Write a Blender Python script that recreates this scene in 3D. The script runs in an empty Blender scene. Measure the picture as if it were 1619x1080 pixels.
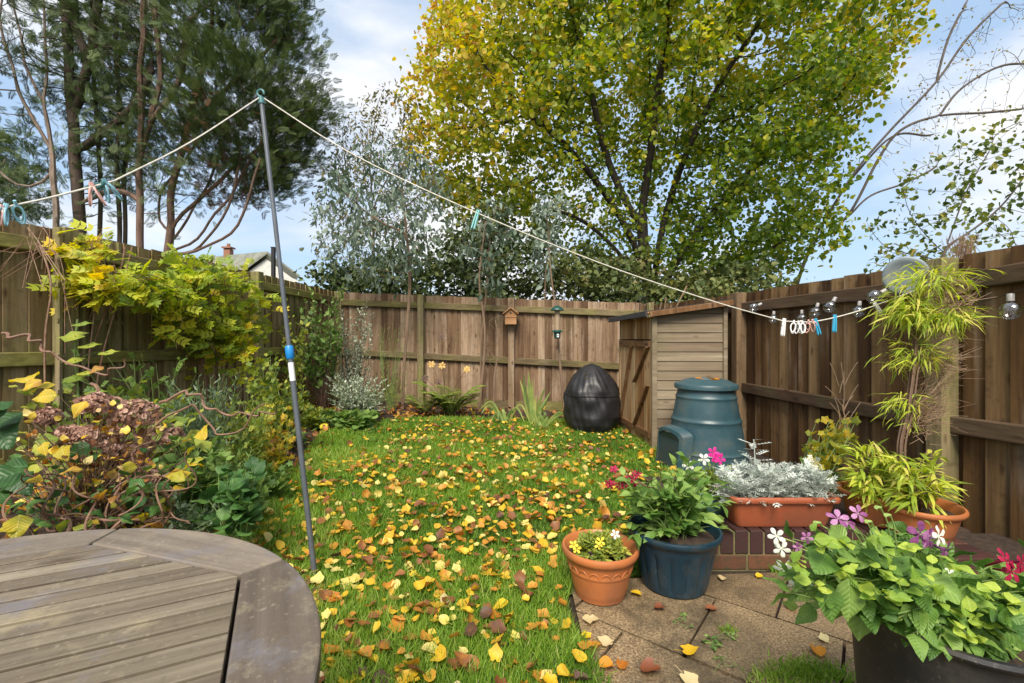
import bpy, math, random
import numpy as np
from mathutils import Vector
R = math.radians
random.seed(7); RNG = np.random.default_rng(11)
scene = bpy.context.scene
COL = scene.collection

# ------------------------------------------------------------------ camera
EYE = 1.15
cam_d = bpy.data.cameras.new('camera'); cam = bpy.data.objects.new('camera', cam_d); COL.objects.link(cam)
cam.location = (0, 0, EYE); cam.rotation_euler = (R(90), 0, 0)
cam_d.lens = 16.0; cam_d.sensor_width = 36.0; cam_d.shift_y = -0.0031
cam_d.clip_start = 0.02; cam_d.clip_end = 3000
scene.camera = cam

# ------------------------------------------------------------------ world, sun, exposure
CLX = 1.9
SUN_EL, SUN_AZ = 50, 188           # azimuth measured from +Y, clockwise: behind the camera, a touch to the left
scene.view_settings.view_transform = 'Standard'; scene.view_settings.look = 'None'
scene.view_settings.gamma = 1.0
scene.view_settings.exposure = 0.92
w = bpy.data.worlds.new('World'); scene.world = w; w.use_nodes = True
nt = w.node_tree; nt.nodes.clear()
def wn(t, **k):
    n = nt.nodes.new(t)
    for a, b in k.items(): setattr(n, a, b)
    return n
out = wn('ShaderNodeOutputWorld'); bg = wn('ShaderNodeBackground'); bg.inputs['Strength'].default_value = 0.098
sky = wn('ShaderNodeTexSky', sky_type='NISHITA', sun_disc=False, sun_elevation=R(SUN_EL), sun_rotation=R(SUN_AZ))
sky.air_density = 1.0; sky.dust_density = 1.6; sky.ozone_density = 1.5
tc = wn('ShaderNodeTexCoord'); mp = wn('ShaderNodeMapping'); mp.inputs['Scale'].default_value = (1.0, 1.0, 2.6); mp.inputs['Location'].default_value = (CLX, 0.0, 0.1)
n1 = wn('ShaderNodeTexNoise'); n1.inputs['Scale'].default_value = 1.9; n1.inputs['Detail'].default_value = 9; n1.inputs['Roughness'].default_value = 0.52
n1.inputs['Distortion'].default_value = 0.25
cr = wn('ShaderNodeValToRGB'); cr.color_ramp.elements[0].position = 0.37; cr.color_ramp.elements[1].position = 0.58
n2 = wn('ShaderNodeTexNoise'); n2.inputs['Scale'].default_value = 5; n2.inputs['Detail'].default_value = 6
cc = wn('ShaderNodeValToRGB'); cc.color_ramp.elements[0].position = 0.3; cc.color_ramp.elements[0].color = (4.6, 4.85, 5.3, 1)
cc.color_ramp.elements[1].position = 0.62; cc.color_ramp.elements[1].color = (6.1, 6.1, 6.15, 1)
mx = wn('ShaderNodeMix', data_type='RGBA')
veil = wn('ShaderNodeMix', data_type='RGBA'); veil.inputs['Factor'].default_value = 0.62; veil.inputs[7].default_value = (3.3, 4.5, 6.0, 1)
L = nt.links.new
L(tc.outputs['Generated'], mp.inputs['Vector']); L(mp.outputs[0], n1.inputs['Vector']); L(mp.outputs[0], n2.inputs['Vector'])
L(n1.outputs['Fac'], cr.inputs['Fac']); L(n2.outputs['Fac'], cc.inputs['Fac'])
L(sky.outputs[0], veil.inputs[6]); L(cr.outputs['Color'], mx.inputs['Factor']); L(veil.outputs[2], mx.inputs[6]); L(cc.outputs['Color'], mx.inputs[7])
L(mx.outputs[2], bg.inputs['Color']); L(bg.outputs[0], out.inputs['Surface'])
sd = bpy.data.lights.new('sun', 'SUN'); sd.energy = 3.3; sd.angle = R(26); sd.color = (1.0, 0.91, 0.78)
sun = bpy.data.objects.new('sun', sd); COL.objects.link(sun)
a, e = R(SUN_AZ), R(SUN_EL)
sdir = Vector((math.sin(a)*math.cos(e), math.cos(a)*math.cos(e), math.sin(e)))
sun.rotation_euler = sdir.to_track_quat('Z', 'Y').to_euler(); sun.location = (0, -5, 12)
scene.cycles.max_bounces = 6; scene.cycles.transparent_max_bounces = 8

# ------------------------------------------------------------------ helpers
F = 720.0
def W(px, py, D): return np.array(((px-809.5)/F*D, D, EYE+(535-py)/F*D))
def G(px, py, z=0.0):                       # point of the level z seen at a place in the photograph
    D = F*(EYE-z)/(py-535.0); return np.array(((px-809.5)/F*D, D, z))
def gz(x, y):                               # the garden climbs gently to the left
    return 0.055*np.maximum(0, -np.asarray(x, float)-0.3)
def U(a, b, n=None): return RNG.uniform(a, b, n)

class MB:
    def __init__(s): s.v = []; s.f = {}; s.a = []; s.n = 0; s.l = []
    def add(s, V, Fs, val=0.5):
        V = np.asarray(V, float).reshape(-1, 3)
        if isinstance(Fs, np.ndarray): s.f.setdefault(Fs.shape[1], []).append(Fs+s.n)
        else:
            for f in Fs: s.f.setdefault(len(f), []).append(np.asarray([f])+s.n)
        s.v.append(V); s.l.append(np.zeros((len(V), 3))); s.a.append(np.broadcast_to(np.asarray(val, float), (len(V),)).copy()); s.n += len(V)
    def inst(s, T, Fs, M, P, val):          # many copies of a template: M (n,3,3) columns = local axes scaled, P (n,3)
        T = np.asarray(T, float); n = len(P)
        if n == 0: return
        V = np.einsum('nij,kj->nki', M, T)+P[:, None, :]
        k = len(T); base = (np.arange(n)*k)[:, None]
        for f in Fs:
            s.f.setdefault(len(f), []).append((base+np.asarray(f)[None, :])+s.n)
        s.l.append(np.tile(T, (n, 1))); s.v.append(V.reshape(-1, 3)); s.a.append(np.repeat(np.broadcast_to(val, (n,)), k)); s.n += n*k
    def mesh(s, name, mat, smooth=False):
        me = bpy.data.meshes.new(name)
        V = np.concatenate(s.v); me.vertices.add(len(V)); me.vertices.foreach_set('co', V.astype(np.float32).ravel())
        li, ls = [], []; tot = 0
        for k, L_ in s.f.items():
            A = np.concatenate(L_); li.append(A.ravel()); ls.append(tot+np.arange(len(A))*k); tot += A.size
        li = np.concatenate(li).astype(np.int32); ls = np.concatenate(ls).astype(np.int32)
        me.loops.add(tot); me.loops.foreach_set('vertex_index', li)
        me.polygons.add(len(ls)); me.polygons.foreach_set('loop_start', ls)
        at = me.attributes.new('v', 'FLOAT', 'POINT'); at.data.foreach_set('value', np.concatenate(s.a).astype(np.float32))
        if mat.get('veins'): al = me.attributes.new('lf', 'FLOAT_VECTOR', 'POINT'); al.data.foreach_set('vector', np.concatenate(s.l).astype(np.float32).ravel())
        me.update(calc_edges=True); me.validate()
        me.polygons.foreach_set('use_smooth', [bool(smooth)]*len(me.polygons))
        if smooth and smooth != 2:
            try: me.set_sharp_from_angle(angle=R(42))
            except Exception: pass
        me.materials.append(mat); return me
    def build(s, name, mat, parent=None, smooth=False, bevel=0, **tags):
        if s.n == 0: return None
        me = s.mesh(name, mat, smooth); o = bpy.data.objects.new(name, me); COL.objects.link(o)
        if parent is not None:
            o.parent = parent
            rt = parent
            while rt.parent: rt = rt.parent
            o.matrix_parent_inverse.identity()
            off = Vector((0, 0, 0)); q = parent
            while q: off += q.location; q = q.parent
            # meshes are written in world coordinates: shift them into the thing's own frame
            me.transform(__import__('mathutils').Matrix.Translation(-off))
        if bevel:
            m = o.modifiers.new('bevel', 'BEVEL'); m.width = bevel; m.segments = 2; m.limit_method = 'ANGLE'; m.angle_limit = R(40)
        for k, v in tags.items(): o[k] = v
        return o
def thing(name, label, cat, loc, group=None):
    o = bpy.data.objects.new(name, None); COL.objects.link(o); o.location = tuple(float(c) for c in loc)
    o.empty_display_size = 0.1
    o['label'] = label; o['category'] = cat
    if group: o['group'] = group
    return o
def copy_thing(o, loc, label=None, rot=None, scale=None):
    def cp(q, par):
        c = q.copy(); COL.objects.link(c); c.parent = par
        for ch in list(q.children): cp(ch, c)
        return c
    c = cp(o, None); c.location = loc
    if label: c['label'] = label
    if rot is not None: c.rotation_euler = rot
    if scale is not None: c.scale = scale
    return c

def box(mb, c, size, ax=None, val=0.5, taper=None):
    h = np.array(size)/2.0
    T = np.array([(x, y, z) for x in (-1, 1) for y in (-1, 1) for z in (-1, 1)], float)*h
    if ax is not None: T = T@np.array(ax, float)     # rows of ax = local axes in world
    mb.add(T+np.array(c, float), [(0, 1, 3, 2), (4, 6, 7, 5), (0, 4, 5, 1), (2, 3, 7, 6), (0, 2, 6, 4), (1, 5, 7, 3)], val)
def nrm(v): v = np.asarray(v, float); return v/(np.linalg.norm(v, axis=-1, keepdims=True)+1e-12)
def beam(mb, p, q, w_, h_, val=0.5, up=(0, 0, 1)):   # rectangular bar from p to q
    p = np.array(p, float); q = np.array(q, float); d = q-p; l = np.linalg.norm(d); x = d/l
    y = nrm(np.cross(np.array(up, float), x)); z = np.cross(x, y)
    box(mb, (p+q)/2, (l, w_, h_), [x, y, z], val)
def tube(mb, P, r, sides=6, val=0.5, cap=True):
    P = np.asarray(P, float); n = len(P); r = np.broadcast_to(np.asarray(r, float), (n,))
    t = nrm(np.gradient(P, axis=0)); 
    ref = np.array((0, 0, 1.0)) if abs(t[0][2]) < 0.8 else np.array((1.0, 0, 0))
    mean = nrm((P[-1]-P[0]) if np.linalg.norm(P[-1]-P[0]) > 1e-6 else t[0])
    if abs(mean@ref) > 0.9: ref = np.array((0.0, 1.0, 0)) if abs(mean[1]) < 0.7 else np.array((1.0, 0, 0))
    u = np.cross(ref, t); bad = np.linalg.norm(u, axis=1) < 1e-3; u[bad] = np.cross((0.3, 0.7, 0.64), t[bad]); u = nrm(u)
    for i in range(1, n):
        if u[i]@u[i-1] < 0: u[i] = -u[i]
    v = np.cross(t, u)
    a_ = np.arange(sides)*2*math.pi/sides
    V = P[:, None, :]+r[:, None, None]*(np.cos(a_)[None, :, None]*u[:, None, :]+np.sin(a_)[None, :, None]*v[:, None, :])
    i = np.arange(n-1)[:, None]*sides; j = np.arange(sides)[None, :]; j2 = (j+1) % sides
    Q = np.stack([i+j, i+j2, i+sides+j2, i+sides+j], -1).reshape(-1, 4)
    s0 = mb.n; mb.add(V.reshape(-1, 3), Q, val)
    if cap and sides > 2:
        mb.f.setdefault(sides, []).append((s0+np.arange(sides)[::-1])[None, :]); mb.f[sides].append((s0+(n-1)*sides+np.arange(sides))[None, :])
def lathe(mb, c, prof, sides=48, val=0.5, wob=None, close=False):
    c = np.array(c, float); a_ = np.arange(sides)*2*math.pi/sides; prof = np.array(prof, float)
    rr = prof[:, 0][:, None]*np.ones(sides)[None, :]
    if wob is not None: rr = rr*wob(a_[None, :], prof[:, 1][:, None])
    V = np.stack([rr*np.cos(a_), rr*np.sin(a_), prof[:, 1][:, None]*np.ones(sides)[None, :]], -1)+c
    n = len(prof); i = np.arange(n-1)[:, None]*sides; j = np.arange(sides)[None, :]; j2 = (j+1) % sides
    Q = np.stack([i+j, i+j2, i+sides+j2, i+sides+j], -1).reshape(-1, 4)
    mb.add(V.reshape(-1, 3), Q, val)
def inpoly(x, y, poly):
    x = np.asarray(x); y = np.asarray(y); ins = np.zeros(x.shape, bool); n = len(poly)
    for i in range(n):
        x1, y1 = poly[i]; x2, y2 = poly[(i+1) % n]
        c = ((y1 > y) != (y2 > y)) & (x < (x2-x1)*(y-y1)/((y2-y1) if y2 != y1 else 1e-9)+x1); ins ^= c
    return ins
def polydist(x, y, poly):
    d = np.full(np.shape(x), 1e9); n = len(poly)
    for i in range(n):
        a_ = np.array(poly[i], float); b_ = np.array(poly[(i+1) % n], float); ab = b_-a_
        t = np.clip(((x-a_[0])*ab[0]+(y-a_[1])*ab[1])/(ab@ab+1e-9), 0, 1)
        d = np.minimum(d, np.hypot(x-a_[0]-t*ab[0], y-a_[1]-t*ab[1]))
    return d

# ------------------------------------------------------------------ materials
def nodes(name):
    m = bpy.data.materials.new(name); m.use_nodes = True; t = m.node_tree; t.nodes.clear()
    o = t.nodes.new('ShaderNodeOutputMaterial'); b = t.nodes.new('ShaderNodeBsdfPrincipled'); t.links.new(b.outputs[0], o.inputs[0])
    return m, t, o, b
def ramp(t, cols, interp='LINEAR'):
    r = t.nodes.new('ShaderNodeValToRGB'); e = r.color_ramp.elements; r.color_ramp.interpolation = interp
    n = len(cols)
    for i, c in enumerate(cols):
        pos, c = (c[0], c[1]) if isinstance(c[1], (tuple, list)) else (i/(n-1), c)
        if i < 2: el = e[i]; el.position = pos
        else: el = e.new(pos)
        el.color = (*c, 1)
    return r
def noise(t, scale, detail=4, rough=0.55, vec=None, sc=None, coord='Object'):
    n = t.nodes.new('ShaderNodeTexNoise'); n.inputs['Scale'].default_value = scale; n.inputs['Detail'].default_value = detail; n.inputs['Roughness'].default_value = rough
    if vec is None:
        c = t.nodes.new('ShaderNodeTexCoord'); vec = c.outputs[coord]
    if sc is not None:
        m = t.nodes.new('ShaderNodeMapping'); m.inputs['Scale'].default_value = sc; t.links.new(vec, m.inputs['Vector']); vec = m.outputs[0]
    t.links.new(vec, n.inputs['Vector']); return n
def mix(t, a_, b_, f, mode='MIX'):
    m = t.nodes.new('ShaderNodeMix'); m.data_type = 'RGBA'; m.blend_type = mode
    for s, v in ((m.inputs['Factor'], f), (m.inputs[6], a_), (m.inputs[7], b_)):
        if isinstance(v, (int, float)): s.default_value = v
        elif isinstance(v, tuple): s.default_value = (*v, 1)
        else: t.links.new(v, s)
    return m.outputs[2]
def rng(t, v, a0, a1, b0=0.0, b1=1.0):
    m = t.nodes.new('ShaderNodeMapRange'); t.links.new(v, m.inputs[0])
    for i, x in enumerate((a0, a1, b0, b1)): m.inputs[i+1].default_value = x
    return m.outputs[0]
def bump(t, b, h, s=0.3, d=0.01):
    n = t.nodes.new('ShaderNodeBump'); n.inputs['Strength'].default_value = s; n.inputs['Distance'].default_value = d
    t.links.new(h, n.inputs['Height']); t.links.new(n.outputs[0], b.inputs['Normal'])
def attr(t, n='v'):
    a_ = t.nodes.new('ShaderNodeAttribute'); a_.attribute_name = n; return a_.outputs['Fac']

def leaf_mat(name, cols, trans=0.35, rough=0.5, mottle=0.35, msc=60, spec=0.35, tint=None, veins=0.0):
    m, t, o, b = nodes(name); m['veins'] = 1 if veins else 0
    r = ramp(t, cols); v = attr(t); n = noise(t, msc, 3)
    ad = t.nodes.new('ShaderNodeMath'); ad.operation = 'ADD'; t.links.new(v, ad.inputs[0]); t.links.new(rng(t, n.outputs['Fac'], 0.3, 0.7, -mottle*0.5, mottle*0.5), ad.inputs[1])
    t.links.new(ad.outputs[0], r.inputs['Fac']); c = r.outputs['Color']
    if veins:
        la = t.nodes.new('ShaderNodeAttribute'); la.attribute_name = 'lf'; sx = t.nodes.new('ShaderNodeSeparateXYZ'); t.links.new(la.outputs['Vector'], sx.inputs[0])
        def mth(op, a_, b_=None):
            q = t.nodes.new('ShaderNodeMath'); q.operation = op
            for i_, x_ in enumerate((a_, b_)):
                if x_ is None: continue
                if isinstance(x_, (int, float)): q.inputs[i_].default_value = x_
                else: t.links.new(x_, q.inputs[i_])
            return q.outputs[0]
        ay = mth('ABSOLUTE', sx.outputs[1]); sv = mth('SINE', mth('MULTIPLY', mth('SUBTRACT', sx.outputs[0], mth('MULTIPLY', ay, .75)), 52.0))
        side = rng(t, sv, .80, .98); midv = rng(t, ay, .008, .022, 1, 0); vn = mth('MAXIMUM', mth('MULTIPLY', side, .6), midv)
        lite = t.nodes.new('ShaderNodeHueSaturation'); lite.inputs['Value'].default_value = 1.55; lite.inputs['Saturation'].default_value = .8; t.links.new(c, lite.inputs['Color'])
        c = mix(t, c, lite.outputs[0], mth('MULTIPLY', vn, veins)); bump(t, b, mth('ADD', mth('MULTIPLY', rng(t, sv, -1, 1), -1.0), mth('MULTIPLY', midv, -.7)), .35, .004)
    t.links.new(c, b.inputs['Base Color']); b.inputs['Roughness'].default_value = rough; b.inputs['Specular IOR Level'].default_value = spec
    if trans:
        tr = t.nodes.new('ShaderNodeBsdfTranslucent'); hs = t.nodes.new('ShaderNodeHueSaturation'); hs.inputs['Saturation'].default_value = 1.1; hs.inputs['Value'].default_value = 1.35
        t.links.new(c, hs.inputs['Color']); t.links.new(hs.outputs[0], tr.inputs['Color'])
        ms = t.nodes.new('ShaderNodeMixShader'); ms.inputs[0].default_value = trans
        t.links.new(b.outputs[0], ms.inputs[1]); t.links.new(tr.outputs[0], ms.inputs[2]); t.links.new(ms.outputs[0], o.inputs[0])
    return m
def wood_mat(name, cols, axis='Z', algae=(0.10, 0.115, 0.03), alg=0.3, pale=(0.36, 0.30, 0.23), pl=0.3, rough=0.8, grain=1.0, sc=1.0):
    m, t, o, b = nodes(name)
    hi, lo = 38*sc, 1.6*sc
    S = {'Z': (hi, hi, lo), 'X': (lo, hi, hi), 'Y': (hi, lo, hi)}[axis]
    S2 = {'Z': (9, 9, 1.1), 'X': (1.1, 9, 9), 'Y': (9, 1.1, 9)}[axis]
    v = attr(t); r = ramp(t, cols); 
    g = noise(t, 1.0, 5, 0.6, sc=S); st = noise(t, 1.0, 4, 0.6, sc=S2); big = noise(t, 1.7, 5, 0.65)
    ad = t.nodes.new('ShaderNodeMath'); ad.operation = 'ADD'; t.links.new(v, ad.inputs[0]); t.links.new(rng(t, st.outputs['Fac'], 0.3, 0.7, -0.32, 0.32), ad.inputs[1])
    t.links.new(ad.outputs[0], r.inputs['Fac'])
    c = mix(t, r.outputs['Color'], pale, rng(t, st.outputs['Fac'], 0.56, 0.72, 0, pl))
    c = mix(t, c, algae, rng(t, big.outputs['Fac'], 0.60-0.35*alg, 0.80-0.35*alg, 0, min(1, alg*1.7)))
    c = mix(t, c, (0.25, 0.22, 0.2), rng(t, g.outputs['Fac'], 0.35, 0.65, 0.55*grain, 0.0), 'MULTIPLY')
    vo = t.nodes.new('ShaderNodeTexVoronoi'); vo.inputs['Scale'].default_value = 1.0; mp_ = t.nodes.new('ShaderNodeMapping'); mp_.inputs['Scale'].default_value = {'Z': (9, 9, 3.2), 'X': (3.2, 9, 9), 'Y': (9, 3.2, 9)}[axis]
    tc_ = t.nodes.new('ShaderNodeTexCoord'); t.links.new(tc_.outputs['Object'], mp_.inputs['Vector']); t.links.new(mp_.outputs[0], vo.inputs['Vector'])
    c = mix(t, c, (0.22, 0.15, 0.10), rng(t, vo.outputs['Distance'], 0.05, 0.16, 0.85*grain if grain <= 1 else .85, 0.0), 'MULTIPLY')
    t.links.new(c, b.inputs['Base Color']); b.inputs['Roughness'].default_value = rough; b.inputs['Specular IOR Level'].default_value = 0.25
    bump(t, b, g.outputs['Fac'], 0.35*grain, 0.006); return m
def speckle(m, col, sc, lo, hi, amt):
    t = m.node_tree; b = [n for n in t.nodes if n.type == 'BSDF_PRINCIPLED'][0]; src = b.inputs['Base Color'].links[0].from_socket
    n = noise(t, sc, 6, .7); c = mix(t, src, col, rng(t, n.outputs['Fac'], lo, hi, 0, amt)); t.links.new(c, b.inputs['Base Color'])
def bark_mat(name, c1, c2, sc=6.0, moss=None):
    m, t, o, b = nodes(name)
    n = noise(t, 1.0, 6, 0.7, sc=(sc*4, sc*4, sc)); r = ramp(t, [(0.3, c1), (0.7, c2)]); t.links.new(n.outputs['Fac'], r.inputs['Fac']); c = r.outputs['Color']
    if moss:
        k = noise(t, 2.5, 3); c = mix(t, c, moss, rng(t, k.outputs['Fac'], 0.5, 0.65, 0, 0.7))
    t.links.new(c, b.inputs['Base Color']); b.inputs['Roughness'].default_value = 0.9; bump(t, b, n.outputs['Fac'], 0.6, 0.02); return m
def plain(name, c, rough=0.5, c2=None, sc=8, metal=0, spec=0.5, bmp=0.0, bsc=80, trans=0):
    m, t, o, b = nodes(name)
    if c2 is not None:
        n = noise(t, sc, 5, 0.6); col = mix(t, c, c2, rng(t, n.outputs['Fac'], 0.38, 0.66)); t.links.new(col, b.inputs['Base Color'])
        t.links.new(rng(t, n.outputs['Fac'], 0.3, 0.7, rough*0.8, min(1, rough*1.25)), b.inputs['Roughness'])
    else:
        b.inputs['Base Color'].default_value = (*c, 1); b.inputs['Roughness'].default_value = rough
    b.inputs['Metallic'].default_value = metal; b.inputs['Specular IOR Level'].default_value = spec
    if bmp: bump(t, b, noise(t, bsc, 4).outputs['Fac'], bmp, 0.004)
    if trans: b.inputs['Transmission Weight'].default_value = trans
    return m

M = {}
M['fence_left'] = wood_mat('fence_wood_mossy', [(0.22, 0.145, 0.065), (0.33, 0.24, 0.12), (0.46, 0.36, 0.19)], alg=0.45, algae=(0.21, 0.195, 0.065), pl=0.25)
M['fence_back'] = wood_mat('fence_wood_weathered', [(0.12, 0.067, 0.036), (0.24, 0.15, 0.088), (0.39, 0.28, 0.185)], alg=0.25, algae=(0.12, 0.115, 0.035), pale=(0.42, 0.35, 0.28), pl=0.55)
M['fence_right'] = wood_mat('fence_wood_dark', [(0.06, 0.029, 0.011), (0.145, 0.077, 0.029), (0.24, 0.15, 0.07)], alg=0.12, algae=(0.08, 0.08, 0.035), pale=(0.27, 0.22, 0.18), pl=0.5)
M['rail_mossy'] = wood_mat('rail_wood_mossy', [(0.13, 0.095, 0.05), (0.22, 0.17, 0.09)], axis='X', alg=0.5, algae=(0.20, 0.185, 0.055), pl=0.3)
M['rail_mossy_y'] = wood_mat('rail_wood_mossy_along', [(0.14, 0.105, 0.055), (0.23, 0.18, 0.09)], axis='Y', alg=0.6, algae=(0.25, 0.23, 0.06), pl=0.3)
M['rail_dark'] = wood_mat('rail_wood_dark', [(0.09, 0.052, 0.03), (0.17, 0.115, 0.07)], axis='Y', alg=0.35, algae=(0.10, 0.095, 0.045), pl=0.4)
M['post_mossy'] = wood_mat('post_wood_mossy', [(0.19, 0.155, 0.075), (0.30, 0.24, 0.13)], alg=0.55, algae=(0.22, 0.22, 0.07), pl=0.35)
M['post_tan'] = wood_mat('post_wood_tan', [(0.20, 0.13, 0.07), (0.30, 0.21, 0.13)], alg=0.2, pl=0.5)
M['post_dark'] = wood_mat('post_wood_dark', [(0.09, 0.06, 0.038), (0.17, 0.13, 0.09)], alg=0.3, algae=(0.10, 0.11, 0.04), pl=0.5)
M['shed_side'] = wood_mat('shed_cladding', [(0.20, 0.15, 0.10), (0.29, 0.235, 0.16)], axis='X', alg=0.35, algae=(0.15, 0.135, 0.07), pl=0.4, pale=(0.42, 0.36, 0.28), grain=0.6)
M['shed_door'] = wood_mat('shed_door_wood', [(0.26, 0.12, 0.045), (0.46, 0.26, 0.11), (0.58, 0.40, 0.22)], alg=0.06, pl=0.6, pale=(0.45, 0.34, 0.22), grain=1.2)
M['shed_brace'] = wood_mat('shed_brace_wood', [(0.16, 0.08, 0.032), (0.26, 0.14, 0.065)], alg=0.0, pl=0.3)
M['box_wood'] = wood_mat('bird_box_wood', [(0.33, 0.16, 0.07), (0.45, 0.25, 0.12)], axis='X', alg=0.0, pl=0.2, grain=0.5)
M['table'] = wood_mat('table_teak_weathered', [(0.12, 0.092, 0.066), (0.18, 0.148, 0.11), (0.25, 0.21, 0.155)], axis='X', alg=0.35, algae=(0.155, 0.135, 0.09), pale=(0.34, 0.31, 0.25), pl=0.5, rough=0.55, sc=1.6, grain=0.8)
M['table_rim'] = wood_mat('table_teak_rim', [(0.12, 0.098, 0.078), (0.17, 0.145, 0.118), (0.215, 0.18, 0.145)], axis='X', alg=0.25, algae=(0.17, 0.145, 0.08), pale=(0.32, 0.28, 0.23), pl=0.35, rough=0.6, sc=1.1, grain=0.7)
M['table_under'] = plain('table_dark_underside', (.03, .025, .02), .9)  # near-black sub frame ring, keeps the gap round the slats dark
M['felt'] = plain('roofing_felt', (0.03, 0.03, 0.032), 0.9, (0.055, 0.05, 0.05), 20, bmp=0.5)
M['terracotta'] = plain('terracotta_plastic', (0.44, 0.145, 0.045), 0.42, (0.34, 0.115, 0.042), 5, bmp=0.1)
M['terracotta_dark'] = plain('terracotta_trough_plastic', (0.33, 0.085, 0.035), 0.4, (0.25, 0.07, 0.033), 5, bmp=0.1)
M['blue_pot'] = plain('blue_pot_plastic', (0.006, 0.024, 0.040), 0.34, (0.011, 0.036, 0.055), 4, spec=0.5)
M['turq_pot'] = plain('turquoise_pot_glaze', (0.09, 0.21, 0.19), 0.45, (0.14, 0.27, 0.24), 9)
M['black_pot'] = plain('black_tub_plastic', (0.012, 0.012, 0.014), 0.5, (0.03, 0.028, 0.026), 6, spec=0.4, bmp=0.1)
M['bin'] = plain('compost_bin_plastic', (0.024, 0.062, 0.078), 0.40, (0.042, 0.09, 0.106), 3, spec=0.45, bmp=0.12, bsc=160)
M['bin_dark'] = plain('compost_hatch_plastic', (0.012, 0.03, 0.035), 0.5, (0.02, 0.04, 0.045), 5)
M['cover'] = plain('black_cover_vinyl', (0.012, 0.012, 0.014), 0.48, (0.018, 0.018, 0.02), 6, spec=0.45, bmp=1.0, bsc=7)
M['soil'] = plain('potting_soil', (0.022, 0.013, 0.008), 1.0, (0.05, 0.03, 0.018), 40, bmp=1.0, bsc=60)
M['metal_pole'] = plain('grey_pole_paint', (0.13, 0.145, 0.165), 0.38, (0.09, 0.10, 0.115), 12, metal=0.3)
M['blue_plastic'] = plain('bright_blue_plastic', (0.01, 0.21, 0.55), 0.4)
M['teal_plastic'] = plain('teal_plastic', (0.05, 0.17, 0.18), 0.45)
M['pale_blue_peg'] = plain('pale_blue_peg_plastic', (0.22, 0.46, 0.56), 0.4)
M['bright_blue_peg'] = plain('blue_peg_plastic', (0.05, 0.38, 0.62), 0.4)
M['aqua_peg'] = plain('aqua_peg_plastic', (0.28, 0.62, 0.60), 0.4)
M['pink_peg'] = plain('pink_peg_plastic', (0.72, 0.42, 0.37), 0.4)
M['white_peg'] = plain('white_peg_plastic', (0.72, 0.72, 0.72), 0.45)
M['rope'] = plain('washing_line_cord', (0.70, 0.66, 0.58), 0.6, (0.5, 0.48, 0.42), 60)
M['black_metal'] = plain('black_metal', (0.015, 0.015, 0.016), 0.45)
M['ochre_metal'] = plain('ochre_painted_metal', (0.55, 0.36, 0.08), 0.6, (0.3, 0.15, 0.04), 30)
M['rust_metal'] = plain('rusty_metal', (0.10, 0.05, 0.03), 0.7, (0.04, 0.025, 0.02), 30)
M['brick'] = None
M['green_metal'] = plain('feeder_green_plastic', (0.008, 0.055, 0.045), 0.4)
M['seed'] = plain('bird_seed', (0.42, 0.31, 0.2), 0.9, (0.22, 0.15, 0.09), 160, bmp=0.8, bsc=200)
M['lamp_grey'] = plain('grey_disc_plastic', (0.24, 0.28, 0.30), 0.45, (0.18, 0.21, 0.23), 7)
def glass_mat():
    m, t, o, b = nodes('bulb_glass'); t.nodes.remove(b); tr = t.nodes.new('ShaderNodeBsdfTransparent'); tr.inputs[0].default_value = (.97, .97, .97, 1); gl_ = t.nodes.new('ShaderNodeBsdfGlossy'); gl_.inputs['Roughness'].default_value = .06
    lw = t.nodes.new('ShaderNodeLayerWeight'); lw.inputs['Blend'].default_value = .45; ms = t.nodes.new('ShaderNodeMixShader'); t.links.new(rng(t, lw.outputs['Fresnel'], 0, 1, .05, .42), ms.inputs[0]); t.links.new(tr.outputs[0], ms.inputs[1]); t.links.new(gl_.outputs[0], ms.inputs[2]); t.links.new(ms.outputs[0], o.inputs[0]); return m
M['glass'] = glass_mat()
M['cap'] = plain('bulb_socket', (0.30, 0.29, 0.28), 0.4)
M['white_render'] = plain('house_render', (0.62, 0.6, 0.56), 0.9, (0.5, 0.49, 0.46), 2)
M['roof_tile'] = plain('grey_green_roof_tiles', (0.22, 0.23, 0.19), 0.9, (0.15, 0.155, 0.135), 1.5)
M['chimney'] = plain('chimney_brick', (0.28, 0.13, 0.08), 0.9)
M['window'] = plain('dark_window', (0.03, 0.04, 0.05), 0.1)
M['bark_dark'] = bark_mat('bark_dark_brown', (0.030, 0.020, 0.015), (0.10, 0.068, 0.05), moss=(0.05, 0.05, 0.02))
M['bark_pale'] = bark_mat('bark_pale_grey', (0.12, 0.085, 0.065), (0.30, 0.23, 0.18), 4)
M['bark_red'] = bark_mat('bark_reddish', (0.09, 0.052, 0.036), (0.22, 0.14, 0.10), 5)
M['bark_limb'] = bark_mat('bark_limb_black', (0.018, 0.013, 0.010), (0.055, 0.042, 0.032), 6)
M['bark_euc'] = bark_mat('bark_eucalyptus', (0.12, 0.07, 0.045), (0.26, 0.17, 0.11), 4, moss=(0.17, 0.15, 0.08))
M['bark_grey'] = bark_mat('bark_grey_bare', (0.06, 0.048, 0.042), (0.14, 0.115, 0.10), 5)
M['twig'] = plain('twig_brown', (0.11, 0.065, 0.04), 0.8, (0.17, 0.10, 0.065), 25)
M['twig_pale'] = plain('hazel_stem_pinkish', (0.24, 0.13, 0.085), 0.7, (0.13, 0.075, 0.05), 18)
M['green_stem'] = plain('green_stem', (0.16, 0.24, 0.06), 0.6, (0.10, 0.14, 0.04), 20)
M['lime_stem'] = plain('pale_green_stem', (0.36, 0.48, 0.14), 0.6, (0.25, 0.36, 0.10), 20)
M['red_stem'] = plain('reddish_stem', (0.22, 0.10, 0.07), 0.6, (0.3, 0.2, 0.12), 20)

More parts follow.
